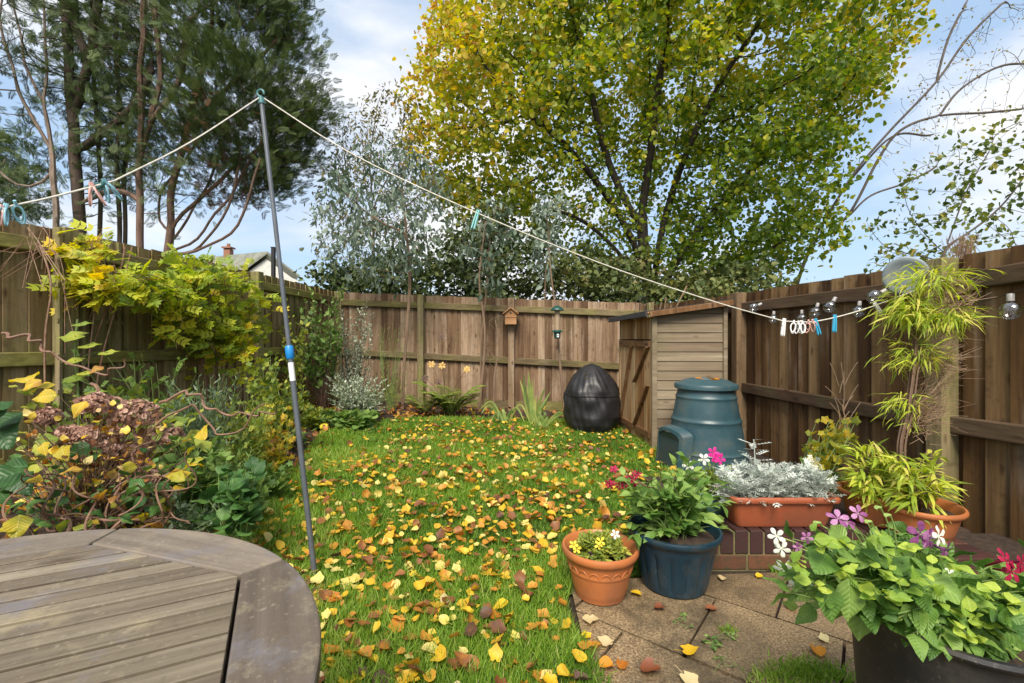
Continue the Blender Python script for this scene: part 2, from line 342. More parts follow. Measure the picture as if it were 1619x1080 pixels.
M['lime_leaf'] = leaf_mat('autumn_lime_leaf', [(0.08, 0.14, 0.018), (0.16, 0.235, 0.026), (0.29, 0.34, 0.035), (0.48, 0.44, 0.05), (0.62, 0.46, 0.06), (0.48, 0.26, 0.06)], 0.45, msc=3)
M['cypress'] = leaf_mat('cypress_foliage', [(0.045, 0.066, 0.024), (0.10, 0.145, 0.046), (0.19, 0.23, 0.08)], 0.15, rough=0.7, msc=2)
M['cypress_dead'] = leaf_mat('cypress_dead_foliage', [(0.09, 0.045, 0.022), (0.16, 0.08, 0.04)], 0.15, rough=0.8)
M['euc_leaf'] = leaf_mat('eucalyptus_leaf', [(0.07, 0.11, 0.065), (0.15, 0.20, 0.145), (0.28, 0.35, 0.28)], 0.25, msc=5)
M['olive_leaf'] = leaf_mat('willow_leaf', [(0.08, 0.085, 0.03), (0.17, 0.16, 0.06), (0.30, 0.25, 0.11)], 0.25, msc=5)
M['hedge_leaf'] = leaf_mat('hedge_leaf', [(0.04, 0.06, 0.022), (0.085, 0.12, 0.038), (0.18, 0.20, 0.06), (0.20, 0.13, 0.06)], 0.25, msc=3)
M['small_tree_leaf'] = leaf_mat('small_tree_leaf', [(0.06, 0.10, 0.025), (0.13, 0.18, 0.04), (0.28, 0.27, 0.04), (0.42, 0.28, 0.12)], 0.35, msc=4)
M['climber_leaf'] = leaf_mat('climber_leaf', [(0.11, 0.19, 0.035), (0.28, 0.37, 0.04), (0.50, 0.52, 0.04), (0.70, 0.52, 0.04)], 0.4, msc=6)
M['mid_leaf'] = leaf_mat('mid_green_leaf', [(0.06, 0.12, 0.025), (0.12, 0.22, 0.04), (0.24, 0.35, 0.08)], 0.3, msc=25, veins=.75)
M['dark_leaf'] = leaf_mat('dark_green_leaf', [(0.025, 0.075, 0.018), (0.055, 0.14, 0.03), (0.11, 0.22, 0.05)], 0.25, msc=25, rough=0.4, veins=.75)
M['yellow_leaf'] = leaf_mat('yellow_turning_leaf', [(0.17, 0.22, 0.03), (0.42, 0.38, 0.03), (0.62, 0.44, 0.03), (0.35, 0.16, 0.04)], 0.4, msc=25, veins=.75)
M['yg_leaf'] = leaf_mat('yellow_green_leaf', [(0.09, 0.15, 0.025), (0.22, 0.30, 0.045), (0.42, 0.42, 0.05)], 0.35, msc=12, veins=.75)
M['grey_leaf'] = leaf_mat('blue_green_small_leaf', [(0.06, 0.10, 0.06), (0.12, 0.18, 0.11), (0.2, 0.26, 0.16)], 0.25, msc=12)
M['silver_leaf'] = leaf_mat('silvery_variegated_leaf', [(0.14, 0.20, 0.11), (0.36, 0.42, 0.30), (0.62, 0.66, 0.54)], 0.25, msc=12)
M['dusty'] = leaf_mat('dusty_miller_leaf', [(0.34, 0.38, 0.33), (0.50, 0.55, 0.50), (0.66, 0.70, 0.65)], 0.15, rough=0.9, msc=30, spec=0.1)
M['bamboo_leaf'] = leaf_mat('bamboo_leaf', [(0.16, 0.24, 0.03), (0.34, 0.45, 0.05), (0.52, 0.58, 0.06), (0.62, 0.55, 0.14)], 0.4, msc=14)
M['straw'] = leaf_mat('dry_bamboo_twig', [(0.22, 0.13, 0.08), (0.42, 0.30, 0.2)], 0.2)
M['nico_leaf'] = leaf_mat('tobacco_plant_leaf', [(0.05, 0.12, 0.022), (0.13, 0.25, 0.045), (0.29, 0.42, 0.10)], 0.35, msc=22, rough=0.42, veins=.28)
M['nico_lime'] = leaf_mat('lime_green_leaf', [(0.20, 0.34, 0.04), (0.46, 0.56, 0.07)], 0.4, msc=22, rough=0.45, veins=.75)
M['hyd_head'] = leaf_mat('dried_hydrangea_petal', [(0.17, 0.085, 0.06), (0.36, 0.205, 0.15), (0.56, 0.38, 0.30)], 0.2, msc=40, rough=0.8)
M['fern'] = leaf_mat('fern_leaf', [(0.10, 0.16, 0.025), (0.20, 0.28, 0.04), (0.33, 0.38, 0.07)], 0.35, msc=8)
M['iris'] = leaf_mat('strap_leaf', [(0.09, 0.15, 0.035), (0.20, 0.28, 0.07), (0.42, 0.42, 0.13)], 0.3, msc=8)
M['grass'] = leaf_mat('grass_blade', [(0.06, 0.135, 0.014), (0.14, 0.27, 0.026), (0.27, 0.41, 0.05), (0.46, 0.46, 0.15)], 0.4, msc=1.6, rough=0.55, mottle=0.5)
M['petal_white'] = leaf_mat('white_petal', [(0.72, 0.74, 0.66), (0.85, 0.86, 0.8)], 0.3)
M['petal_purple'] = leaf_mat('purple_petal', [(0.12, 0.025, 0.10), (0.30, 0.09, 0.25), (0.50, 0.26, 0.44)], 0.3)
M['petal_red'] = leaf_mat('crimson_petal', [(0.20, 0.008, 0.03), (0.42, 0.015, 0.07)], 0.25)
M['petal_pink'] = leaf_mat('magenta_petal', [(0.5, 0.01, 0.18), (0.75, 0.04, 0.35)], 0.25)
M['petal_yellow'] = leaf_mat('yellow_petal', [(0.75, 0.5, 0.02), (0.85, 0.68, 0.05)], 0.25)
LEAFC = {
 'yellow': [(0.50, 0.26, 0.012), (0.68, 0.44, 0.02), (0.74, 0.56, 0.06)],
 'orange': [(0.22, 0.06, 0.012), (0.52, 0.19, 0.02), (0.62, 0.32, 0.035)],
 'rusty brown': [(0.11, 0.035, 0.018), (0.26, 0.085, 0.035), (0.40, 0.19, 0.10)],
 'cream': [(0.46, 0.33, 0.17), (0.62, 0.50, 0.28), (0.62, 0.58, 0.26)],
 'dark brown': [(0.05, 0.03, 0.025), (0.11, 0.06, 0.045), (0.17, 0.10, 0.08)]}
for k, c in LEAFC.items(): M['fallen_'+k] = leaf_mat('fallen_leaf_'+k.replace(' ', '_'), c, 0.2, rough=0.45, msc=45, mottle=0.9)
M['litter'] = leaf_mat('leaf_litter_mix', [(0.08, 0.04, 0.025), (0.24, 0.095, 0.035), (0.50, 0.22, 0.03), (0.64, 0.44, 0.03), (0.66, 0.55, 0.18), (0.40, 0.24, 0.12)], 0.2, rough=0.5, msc=30, mottle=0.15)

# ------------------------------------------------------------------ leaf templates (x = length, z = normal)
def T_leaf(wd=0.3, fold=0.12, curl=0.1, tip=0.0):
    xs = (0, .28, .62, 1.0); ws = (0.0, wd, wd*.78, 0)
    mid = [(x, 0, -fold*wd*2*(1 if 0 < x < 1 else 0)-curl*x*x) for x in xs]
    l = [(xs[i], ws[i], -curl*xs[i]**2) for i in (1, 2)]; r_ = [(xs[i], -ws[i], -curl*xs[i]**2) for i in (1, 2)]
    V = mid+l+r_
    Fc = [(0, 1, 4), (1, 2, 5, 4), (2, 3, 5), (0, 6, 1), (1, 6, 7, 2), (2, 7, 3)]
    return V, Fc
def T_simple(wd=0.3, curl=0.1): 
    return [(0, 0, 0), (.35, wd, -.02), (1, 0, -curl), (.35, -wd, -.02)], [(0, 3, 2, 1)]
def T_hex(wd=.42): 
    return [(0, 0, 0), (.22, wd, .05), (.65, wd*.8, .0), (1, 0, -.12), (.65, -wd*.8, .03), (.22, -wd, -.02)], [(0, 5, 4), (0, 4, 3), (0, 3, 2, 1)]
def T_join(parts):
    V, Fc = [], []
    for (v, f) in parts:
        n = len(V); V += [tuple(p) for p in v]; Fc += [tuple(i+n for i in q) for q in f]
    return V, Fc
def xf(T, ang, s, off, tilt=0):
    V, Fc = T; c, si = math.cos(ang), math.sin(ang)
    return [((x*c-y*si)*s+off[0], (x*si+y*c)*s+off[1], z*s+off[2]+tilt*x*s) for x, y, z in V], Fc
def T_pinnate(n=3, w_=.30, ls=.40, sp=.75):
    P = [xf(T_simple(w_), 0, ls, (1-ls, 0, -.12))]
    for i in range(n):
        x = .2+(1-ls-.15)*i/(max(1, n-1)); z = -.12*x
        P.append(xf(T_simple(w_), sp, ls*(.8+.2*i/n), (x, 0, z))); P.append(xf(T_simple(w_), -sp, ls*(.8+.2*i/n), (x, 0, z)))
    P.append(([(0, .006, 0), (0, -.006, 0), (.7, -.004, -.1), (.7, .004, -.1)], [(0, 1, 2, 3)]))
    return T_join(P)
def T_big(wd=.36, curl=.25, fold=.12, wav=.04, cup=.1, n=10, peak=.42, seed=0, notch=0):
    r = np.random.default_rng(seed); V = []; Fc = []
    for i in range(n):
        t = i/(n-1); w_ = wd*(math.sin(math.pi*min(1, max(0, t))**(math.log(.5)/math.log(peak))))**1.05*(1+(.03 if i % 2 else -.02)) if 0 < t < 1 else .004
        if notch and t > .6: w_ = wd*max(.25, 1-((t-.6)/.4)**3*.75)
        for c in (-1, -.5, 0, .5, 1):
            y = c*w_; z = -curl*t*t+fold*abs(y)*1.6-cup*(c*c)*w_*1.2+(wav*math.sin(t*9+c*3+seed)*abs(c)*(1 if 0 < t < 1 else 0)); x = t-(notch*.12*(1-abs(c)) if i == n-1 else 0)
            V.append((x, y, z))
    for i in range(n-1):
        for c in range(4): a_ = i*5+c; Fc.append((a_, a_+1, a_+6, a_+5))
    return V, Fc
def T_lobed(k=5, depth=.45):
    V = [(.45, 0, -.06)]; n = k*2
    for i in range(n+1):
        a_ = math.pi+2*math.pi*i/n*1.0
        rr = .55 if i % 2 else .55*(1-depth)
        if i in (0, n): rr = .3
        V.append((.45+rr*math.cos(a_), rr*math.sin(a_), .05*math.sin(3*a_)))
    return V, [(0, i, i+1) for i in range(1, n+1)]
def T_fallen(seed):
    r = np.random.default_rng(seed); n = 16; V = [(0.5, 0, 0)]; cu, ax = r.uniform(.1, .75), r.uniform(0, 3)
    ring = []
    for j, f in enumerate((.55, 1.0)):
        for i in range(n):
            a_ = math.pi+2*math.pi*i/n
            heart = .5*(1+.16*math.cos(a_)-(.34 if i == 0 else (.06 if i in (1, n-1) else 0)))*(1+.12*(abs(math.cos(a_*1.0)) > .97 and i != 0))
            rr = heart*f*(1+(r.uniform(-.08, .08) if f == 1 else 0))*(1+(.10*math.cos(5*a_) if seed % 2 else 0))
            x, y = .5+rr*math.cos(a_)*1.05, rr*math.sin(a_)*.92
            d = (x-.5)*math.cos(ax)+y*math.sin(ax)
            z = cu*d*d*1.6+.10*abs(y)+(r.uniform(-.03, .06) if f == 1 else 0)
            V.append((x, y, z))
    Fc = [(0, 1+i, 1+(i+1) % n) for i in range(n)]+[(1+i, 1+n+i, 1+n+(i+1) % n, 1+(i+1) % n) for i in range(n)]
    k = len(V); V += [(0.12, .012, .02), (.12, -.012, .02), (-.35, -.01, .06), (-.35, .01, .07)]; Fc.append((k, k+1, k+2, k+3))
    return V, Fc
def frames(d, up=None, roll=0.5, n=None):
    """matrices whose columns are leaf axes; d (n,3) direction of the blade, up = preferred normal"""
    d = nrm(d); n = len(d)
    upv = np.tile(np.array((0, 0, 1.0)) if up is None else np.asarray(up, float), (n, 1)) if up is None or np.ndim(up) == 1 else up
    upv = upv+RNG.normal(0, roll, (n, 3)); y = nrm(np.cross(upv, d)); z = np.cross(d, y)
    return np.stack([d, y, z], -1)
def smooth_path(P, n=20):
    P = np.asarray(P, float); m = len(P)
    if m == 2: t = np.linspace(0, 1, n)[:, None]; return P[0]*(1-t)+P[1]*t
    E = np.vstack([2*P[0]-P[1], P, 2*P[-1]-P[-2]]); out_ = []
    for i in range(m-1):
        k = max(2, int(round(n/(m-1)))); t = np.linspace(0, 1, k, endpoint=(i == m-2))[:, None]
        p0, p1, p2, p3 = E[i], E[i+1], E[i+2], E[i+3]
        out_.append(.5*((2*p1)+(-p0+p2)*t+(2*p0-5*p1+4*p2-p3)*t**2+(-p0+3*p1-3*p2+p3)*t**3))
    return np.vstack(out_)

# ------------------------------------------------------------------ trees
def colonize(paths, att, step=.3, infl=2.0, kill=.5, iters=90, droop=0.0, jit=.15, maxn=9000):
    nodes_, par = [], []
    for (P, attach) in paths:
        L_ = np.concatenate([[0], np.cumsum(np.linalg.norm(np.diff(P, axis=0), axis=1))])
        k = max(2, int(L_[-1]/step)+1); s = np.linspace(0, L_[-1], k)
        Q = np.stack([np.interp(s, L_, P[:, i]) for i in range(3)], -1)
        if attach and nodes_:
            d = np.linalg.norm(np.array(nodes_)-Q[0], axis=1); last = int(np.argmin(d))
        else: last = -1
        for j, q in enumerate(Q):
            if j == 0 and last >= 0: continue
            nodes_.append(q); par.append(last); last = len(nodes_)-1
    nd = np.array(nodes_); alive = np.ones(len(att), bool)
    D_ = np.full(len(att), 1e9); I_ = np.zeros(len(att), int)
    def upd(idx):
        for s in range(0, len(idx), 400):
            b = idx[s:s+400]; d = np.linalg.norm(att[:, None, :]-nd[b][None], axis=2); m = d.argmin(1); dm = d[np.arange(len(att)), m]
            c = dm < D_; D_[c] = dm[c]; I_[c] = b[m[c]]
    upd(np.arange(len(nd)))
    for it in range(iters):
        alive &= D_ > kill
        use = alive & (D_ < infl)
        if not use.any(): 
            if alive.any() and infl < 30: infl *= 1.5; continue
            break
        dirs = nrm(att[use]-nd[I_[use]]); src = I_[use]
        u, inv = np.unique(src, return_inverse=True); S = np.zeros((len(u), 3)); np.add.at(S, inv, dirs)
        S = nrm(nrm(S)+RNG.normal(0, jit, S.shape)+np.array((0, 0, -droop)))
        new = nd[u]+S*step
        s0 = len(nd); nd = np.vstack([nd, new]); par += list(u)
        upd(np.arange(s0, len(nd)))
        if len(nd) > maxn: break
    return nd, np.array(par)
def tree_mesh(nd, par, r_tip=.008, power=.5, rmax=None, minr=0.0, v=0.5, floor=(0, 0)):
    n = len(nd); w_ = np.zeros(n); kids = [[] for _ in range(n)]
    for i in range(n):
        if par[i] >= 0: kids[par[i]].append(i)
    for i in range(n-1, -1, -1):
        if not kids[i]: w_[i] += 1
        if par[i] >= 0: w_[par[i]] += w_[i]
    # parents always come before children
    rad = r_tip*w_**power
    if rmax: rad = np.minimum(rad, rmax)
    rad[:floor[0]] = np.maximum(rad[:floor[0]], floor[1])
    mb = MB(); done = set()
    starts = [(i, -1) for i in range(n) if par[i] < 0]
    st = list(starts)
    while st:
        i, p = st.pop(); chain = [p, i] if p >= 0 else [i]; cur = i
        while kids[cur]:
            ks = sorted(kids[cur], key=lambda q: -w_[q])
            for k in ks[1:]: st.append((k, cur))
            cur = ks[0]; chain.append(cur)
        if len(chain) < 2: continue
        P = nd[chain].copy(); rr = rad[chain].copy()
        if p >= 0: rr[0] = rr[1]
        if rr.max() < minr: continue
        rr[-1] *= .5
        if len(P) > 3: P[1:-1] = .5*P[1:-1]+.25*(P[:-2]+P[2:])
        tube(mb, P, rr, 9 if rr.max() > .06 else (6 if rr.max() > .02 else 4), v)
    return mb, rad, kids
def envelope(poly_px, D, dmax, n, k=1.4, y_off=0.0, gaps=()):
    xs = [p[0] for p in poly_px]; ys = [p[1] for p in poly_px]; out_ = []; tot = 0
    while tot < n:
        x = U(min(xs), max(xs), n*2); y = U(min(ys), max(ys), n*2); m = inpoly(x, y, poly_px); x, y = x[m], y[m]
        d = polydist(x, y, poly_px)/F*D; th = np.minimum(dmax, k*np.sqrt(d*2+.05))
        yy = U(-1, 1, len(x))*th+y_off
        X = (x-809.5)/F*D; Z = EYE+(535-y)/F*D
        P = np.stack([X, D+yy, Z], -1); out_.append(P); tot += len(P)
    return np.vstack(out_)[:n]
def tree_leaves(nd, rad, thr, per, size, T, vfun, spread=.14, droop=.5, roll=.7, keepf=None, dirf=None):
    idx = np.where(rad < thr)[0]; idx = np.repeat(idx, per) if isinstance(per, int) else np.repeat(idx, RNG.poisson(per, len(idx)))
    n = len(idx); P = nd[idx]+RNG.normal(0, spread, (n, 3)); d = RNG.normal(0, 1, (n, 3)); d[:, 2] -= droop
    if dirf is not None: d = d*.55+dirf(P)
    Mx = frames(d, roll=roll)*(size*U(.6, 1.25, n))[:, None, None]
    if keepf is not None: k_ = U(0, 1, n) < keepf(P); Mx, P = Mx[k_], P[k_]
    mb = MB(); mb.inst(T[0], T[1], Mx, P, np.clip(vfun(P), 0, 1)); return mb

def snoise(P, sc, seed=0):                    # cheap smooth noise in [0,1] for colour clumps
    r = np.random.default_rng(seed); s = np.zeros(len(P))
    for i in range(5):
        k = r.normal(0, 1, 3)*sc*(1+i*.5); s += np.sin(P@k+r.uniform(0, 6.28))/(1+i*.4)
    return .5+.5*np.tanh(s*.7)

# ================================================================== THE SETTING
def grid_sheet(name, x0, x1, y0, y1, nx, ny, zf, mat, mask=None, **tags):
    X, Y = np.meshgrid(np.linspace(x0, x1, nx), np.linspace(y0, y1, ny)); Z = zf(X, Y)
    V = np.stack([X, Y, Z], -1).reshape(-1, 3); i = np.arange(ny-1)[:, None]*nx; j = np.arange(nx-1)[None, :]
    Q = np.stack([i+j, i+j+1, i+nx+j+1, i+nx+j], -1).reshape(-1, 4)
    if mask is not None: c = V[Q].mean(1); Q = Q[mask(c[:, 0], c[:, 1])]
    mb = MB(); mb.add(V, Q); o = mb.build(name, mat, smooth=2); o['kind'] = 'structure'
    return o
def ground_mats():
    m, t, o, b = nodes('rough_ground'); n = noise(t, 3, 6, .7); r = ramp(t, [(.3, (.03, .03, .012)), (.6, (.07, .085, .025))]); t.links.new(n.outputs[0], r.inputs[0]); t.links.new(r.outputs[0], b.inputs[0]); b.inputs['Roughness'].default_value = 1; M['ground'] = m
    m, t, o, b = nodes('lawn_thatch'); n = noise(t, 14, 6, .7); r = ramp(t, [(.3, (.022, .035, .008)), (.65, (.06, .10, .015))]); t.links.new(n.outputs[0], r.inputs[0]); t.links.new(r.outputs[0], b.inputs[0]); b.inputs['Roughness'].default_value = 1; bump(t, b, n.outputs[0], .8, .02); M['thatch'] = m
    m, t, o, b = nodes('bed_soil'); n = noise(t, 30, 7, .75); r = ramp(t, [(.3, (.018, .011, .007)), (.55, (.05, .03, .018)), (.75, (.10, .055, .03))]); t.links.new(n.outputs[0], r.inputs[0]); t.links.new(r.outputs[0], b.inputs[0]); b.inputs['Roughness'].default_value = 1; bump(t, b, n.outputs[0], 1, .03); M['bed'] = m
    m, t, o, b = nodes('concrete_paver')
    n = noise(t, 130, 4, .8); n2 = noise(t, 2.2, 5, .7); n3 = noise(t, 420, 2, .6)
    r = ramp(t, [(.36, (.06, .038, .018)), (.50, (.22, .15, .078)), (.64, (.42, .32, .18))]); t.links.new(n.outputs[0], r.inputs[0])
    c = mix(t, r.outputs[0], (.35, .26, .2), rng(t, attr(t), 0, 1, 0, .35), 'MULTIPLY')
    c = mix(t, c, (.05, .04, .025), rng(t, n2.outputs[0], .44, .62, 0, .8)); t.links.new(c, b.inputs[0]); t.links.new(rng(t, n2.outputs[0], .4, .7, .75, .42), b.inputs['Roughness']); bump(t, b, n3.outputs[0], .5, .004); M['paver'] = m
    m, t, o, b = nodes('engineering_brick')
    n = noise(t, 22, 5, .7); r = ramp(t, [(.2, (.045, .018, .018)), (.8, (.11, .042, .034))]); t.links.new(attr(t), r.inputs[0])
    c = mix(t, r.outputs[0], (.03, .025, .018), rng(t, n.outputs[0], .45, .7, 0, .7)); t.links.new(c, b.inputs[0]); b.inputs['Roughness'].default_value = .5; bump(t, b, n.outputs[0], .4, .006); M['brick'] = m
    M['mortar'] = plain('mossy_mortar', (.15, .13, .06), .95, (.09, .09, .03), 15, bmp=.8)
    m, t, o, b = nodes('orange_brick')
    n = noise(t, 22, 5, .7); r = ramp(t, [(.2, (.06, .025, .014)), (.8, (.13, .05, .022))]); t.links.new(attr(t), r.inputs[0])
    c = mix(t, r.outputs[0], (.04, .04, .018), rng(t, n.outputs[0], .45, .65, 0, .8)); t.links.new(c, b.inputs[0]); b.inputs['Roughness'].default_value = .8; bump(t, b, n.outputs[0], .6, .006); M['brick_orange'] = m
ground_mats()
for k_ in ('table', 'table_rim'):
    speckle(M[k_], (.32, .28, .2), 70, .58, .68, .45); speckle(M[k_], (.07, .055, .045), 45, .56, .7, .5); speckle(M[k_], (.12, .095, .07), 5, .5, .7, .5); speckle(M[k_], (.15, .145, .17), 6.3, .52, .66, .75); speckle(M[k_], (.30, .255, .16), 9, .56, .7, .6)
for k_, d_ in (('bin', .5), ('bin_dark', .3), ('terracotta', .5), ('terracotta_dark', .5), ('blue_pot', .4), ('black_pot', .5), ('turq_pot', .4)): speckle(M[k_], (.11, .085, .055), 6, .5, .72, d_*.8); speckle(M[k_], (.20, .17, .13), 60, .6, .72, d_*.7)
for k_ in ('fence_back', 'fence_left', 'fence_right', 'post_mossy', 'post_tan'): speckle(M[k_], (.035, .022, .014), 14, .54, .72, .55)
LAWN = [(-1.75, 0.2), (-1.62, 1.9), (-1.95, 2.7), (-1.75, 3.6), (-1.95, 4.4), (-2.0, 5.1), (-1.35, 6.1), (-.2, 6.3), (1.0, 6.2), (1.45, 5.6), (1.5, 4.5), (1.35, 3.6), (.98, 2.9), (.95, 2.3), (.27, 2.05), (.31, 1.5), (.36, 0.9), (.2, .2)]
LAWN_S = [tuple(p) for p in smooth_path(np.array([(x, y, 0) for x, y in LAWN+[LAWN[0]]]), 90)[:, :2]]
grid_sheet('ground', -400, 400, -300, 700, 3, 3, lambda x, y: x*0-.02, M['ground'])
grid_sheet('flower_bed_soil', -4.2, 2.6, 0.1, 8.0, 70, 80, lambda x, y: gz(x, y)+.0+.012*np.sin(x*9+y*5)*np.sin(y*7), M['bed'])
grid_sheet('lawn', -2.3, 1.6, 0.2, 6.6, 110, 160, lambda x, y: gz(x, y)+.018, M['thatch'], lambda x, y: inpoly(x, y, LAWN_S))

# paving: slabs with gaps, one by one in one mesh
pav = MB(); rot = R(-38); ca, sa = math.cos(rot), math.sin(rot)
PATIO = [(.30, .1), (.30, 1.5), (.27, 2.02), (.9, 2.22), (1.86, 2.22), (1.86, .1)]
ux, uy = np.array((ca, sa)), np.array((-sa, ca))
def clip_poly(poly, clip):
    outp = poly
    for i in range(len(clip)):
        a_, b_ = np.array(clip[i]), np.array(clip[(i+1) % len(clip)]); inp = outp; outp = []
        if not inp: break
        sd_ = lambda p: (b_[0]-a_[0])*(p[1]-a_[1])-(b_[1]-a_[1])*(p[0]-a_[0])
        for j in range(len(inp)):
            p, q = inp[j-1], inp[j]; sp, sq = sd_(p), sd_(q)
            if sq <= 0:
                if sp > 0: t_ = sp/(sp-sq); outp.append(tuple(np.array(p)+(np.array(q)-np.array(p))*t_))
                outp.append(q)
            elif sp <= 0: t_ = sp/(sp-sq); outp.append(tuple(np.array(p)+(np.array(q)-np.array(p))*t_))
    return outp
pc = [(.27, .1), (.27, 2.12), (1.86, 2.235), (1.86, .1)]
S_ = .45
for i in range(-6, 7):
    for j in range(-6, 9):
        o_ = np.array((.62, 1.62))+ux*(i+(.5 if j % 2 else 0))*S_+uy*j*S_
        g = .008; q = [tuple(o_+ux*a_*(S_-2*g)+uy*b_*(S_-2*g)) for a_, b_ in ((0, 0), (1, 0), (1, 1), (0, 1))]
        q = clip_poly(q, pc)
        if len(q) < 3: continue
        zt = .022+random.uniform(-.002, .002); n = len(q)
        V = [(x, y, zt) for x, y in q]+[(x, y, -.02) for x, y in q]
        pav.add(V, [tuple(range(n)) if True else ()]+[(k, (k+1) % n, (k+1) % n+n, k+n) for k in range(n)], random.random())
o = pav.build('paving', M['paver'], bevel=.003); o['kind'] = 'structure'

# ------------------------------------------------------------------ fences
def fence(name, label, posts, base, mats, tops_extra=0, bw=.105, rails=(.15, .99), inner=1, post_w=.1, post_idx=None, seed=1, postmat=None, loc=None, gravel=True):
    """posts: (x, y, ztop); inner = +1/-1: which side the rails are on"""
    r = np.random.default_rng(seed); th = thing(name, label, 'fence', loc if loc is not None else (posts[0][0], posts[0][1], base(*posts[0][:2])))
    mboard, mrail, mpost = mats
    for k in range(len(posts)-1):
        a_, b_ = np.array(posts[k], float), np.array(posts[k+1], float)
        d = b_[:2]-a_[:2]; l = np.linalg.norm(d); u = d/l; nn = np.array((-u[1], u[0]))*inner
        n = max(1, int(round(l/bw))); mb = MB()
        for i in range(n):
            t0, t1 = (i-.30)/n, (i+1)/n; tm = (t0+t1)/2
            zt = a_[2]*(1-tm)+b_[2]*tm+r.uniform(-.008, .008); zb = base(*(a_[:2]+d*tm))+(.14 if gravel else .01)
            off0, off1 = .000, .022; th1, th2 = .016, .008; le = r.uniform(-.004, .004)
            p0 = a_[:2]+d*t0; p1 = a_[:2]+d*t1
            V = []
            for z in (zb, zt):
                for (p, o_) in ((p0, off1+th1*.8), (p1, off0+th2), (p1, off0), (p0, off1)):
                    q = p+nn*o_+(u*le if z == zt else 0); V.append((q[0], q[1], z))
            mb.add(V, [(0, 1, 5, 4), (1, 2, 6, 5), (2, 3, 7, 6), (3, 0, 4, 7), (4, 5, 6, 7), (3, 2, 1, 0)], r.random())
        mb.build('board_panel', mboard, th)
        for dz in rails:
            mb = MB(); off = nn*.055
            sc_ = rails[0] if dz == rails[0] else dz
            beam(mb, (*(a_[:2]+off), a_[2]-dz), (*(b_[:2]+off), b_[2]-dz), .05, .10, r.random())
            mb.build('rail', mrail, th, bevel=.008)
        if gravel:
            mb = MB(); off = nn*.012
            beam(mb, (*(a_[:2]+off), base(*a_[:2])+.07), (*(b_[:2]+off), base(*b_[:2])+.07), .03, .15, r.random()); mb.build('gravel_board', mrail, th, bevel=.004)
    for k, p in enumerate(posts):
        if post_idx is not None and k not in post_idx: continue
        q = posts[min(k+1, len(posts)-1)] if k < len(posts)-1 else posts[k-1]
        d = nrm(np.array(q[:2])-np.array(p[:2]))*(1 if k < len(posts)-1 else -1); nn = np.array((-d[1], d[0]))*inner
        mb = MB(); c = np.array(p[:2])+nn*.075; zb = base(*p[:2])-.1; zt = p[2]+.005
        box(mb, (c[0], c[1], (zb+zt)/2), (post_w, .11, zt-zb), [(d[0], d[1], 0), (nn[0], nn[1], 0), (0, 0, 1)], r.random())
        mb.build('post', (postmat or {}).get(k, mpost), th, bevel=.006)
    return th
CL = (-2.98, 7.72); CR = (2.2, 7.1)
gl = lambda x, y: float(gz(x, y))
fence('board_fence', 'mossy green close board fence running down the left side behind the yellow climber',
      [(-4.75, .3, 1.99), (-4.12, 1.6, 1.99), (-3.42, 3.42, 1.97), (-3.18, 5.55, 1.955), (CL[0], CL[1]-.05, 1.93)], gl,
      (M['fence_left'], M['rail_mossy_y'], M['post_mossy']), inner=-1, seed=3, bw=.13, rails=(.15, .97))
lt = lambda x: 1.93+(x-CL[0])/(CR[0]-CL[0])*(1.69-1.93)
yb = lambda x: CL[1]+(x-CL[0])/(CR[0]-CL[0])*(CR[1]-CL[1])
fence('board_fence', 'weathered grey brown close board fence across the back of the lawn behind the bird box',
      [(x, yb(x), lt(x)) for x in (CL[0]+.06, -1.48, .0, CR[0]-.06)], gl,
      (M['fence_back'], M['rail_mossy'], M['post_mossy']), inner=-1, seed=4, bw=.112, rails=(.17, 1.0), postmat={2: M['post_tan']})
fence('board_fence', 'dark brown close board fence down the right side behind the shed and bamboo',
      [(CR[0], CR[1]-.05, 1.66), (2.45, 4.77, 1.62), (2.64, 2.72, 1.62), (2.80, .5, 1.72)], gl,
      (M['fence_right'], M['rail_dark'], M['post_dark']), inner=-1, seed=5, bw=.118, rails=(.15, .98), gravel=False, postmat={1: M['post_tan'], 2: M['post_mossy']})

# ------------------------------------------------------------------ trellis on the left fence
th = thing('trellis', 'thin wooden trellis fixed against the left fence under the climber', 'trellis', (-3.35, 3.6, .1))
for px, D in ((88, 3.32), (125, 3.5), (182, 3.85), (235, 4.3)):
    p = W(px, 350, D); mb = MB(); box(mb, (p[0]+.02, D, 1.03), (.035, .022, 1.86), None, random.random()); mb.build('upright', M['post_mossy'], th)
for k in range(6):
    z = .5+.26*k; a_, b_ = W(80, 500, 3.30), W(245, 500, 4.35); mb = MB()
    beam(mb, (a_[0]+.045, a_[1], z), (b_[0]+.045, b_[1], z), .015, .03, random.random()); mb.build('crossbar', M['post_mossy'], th)

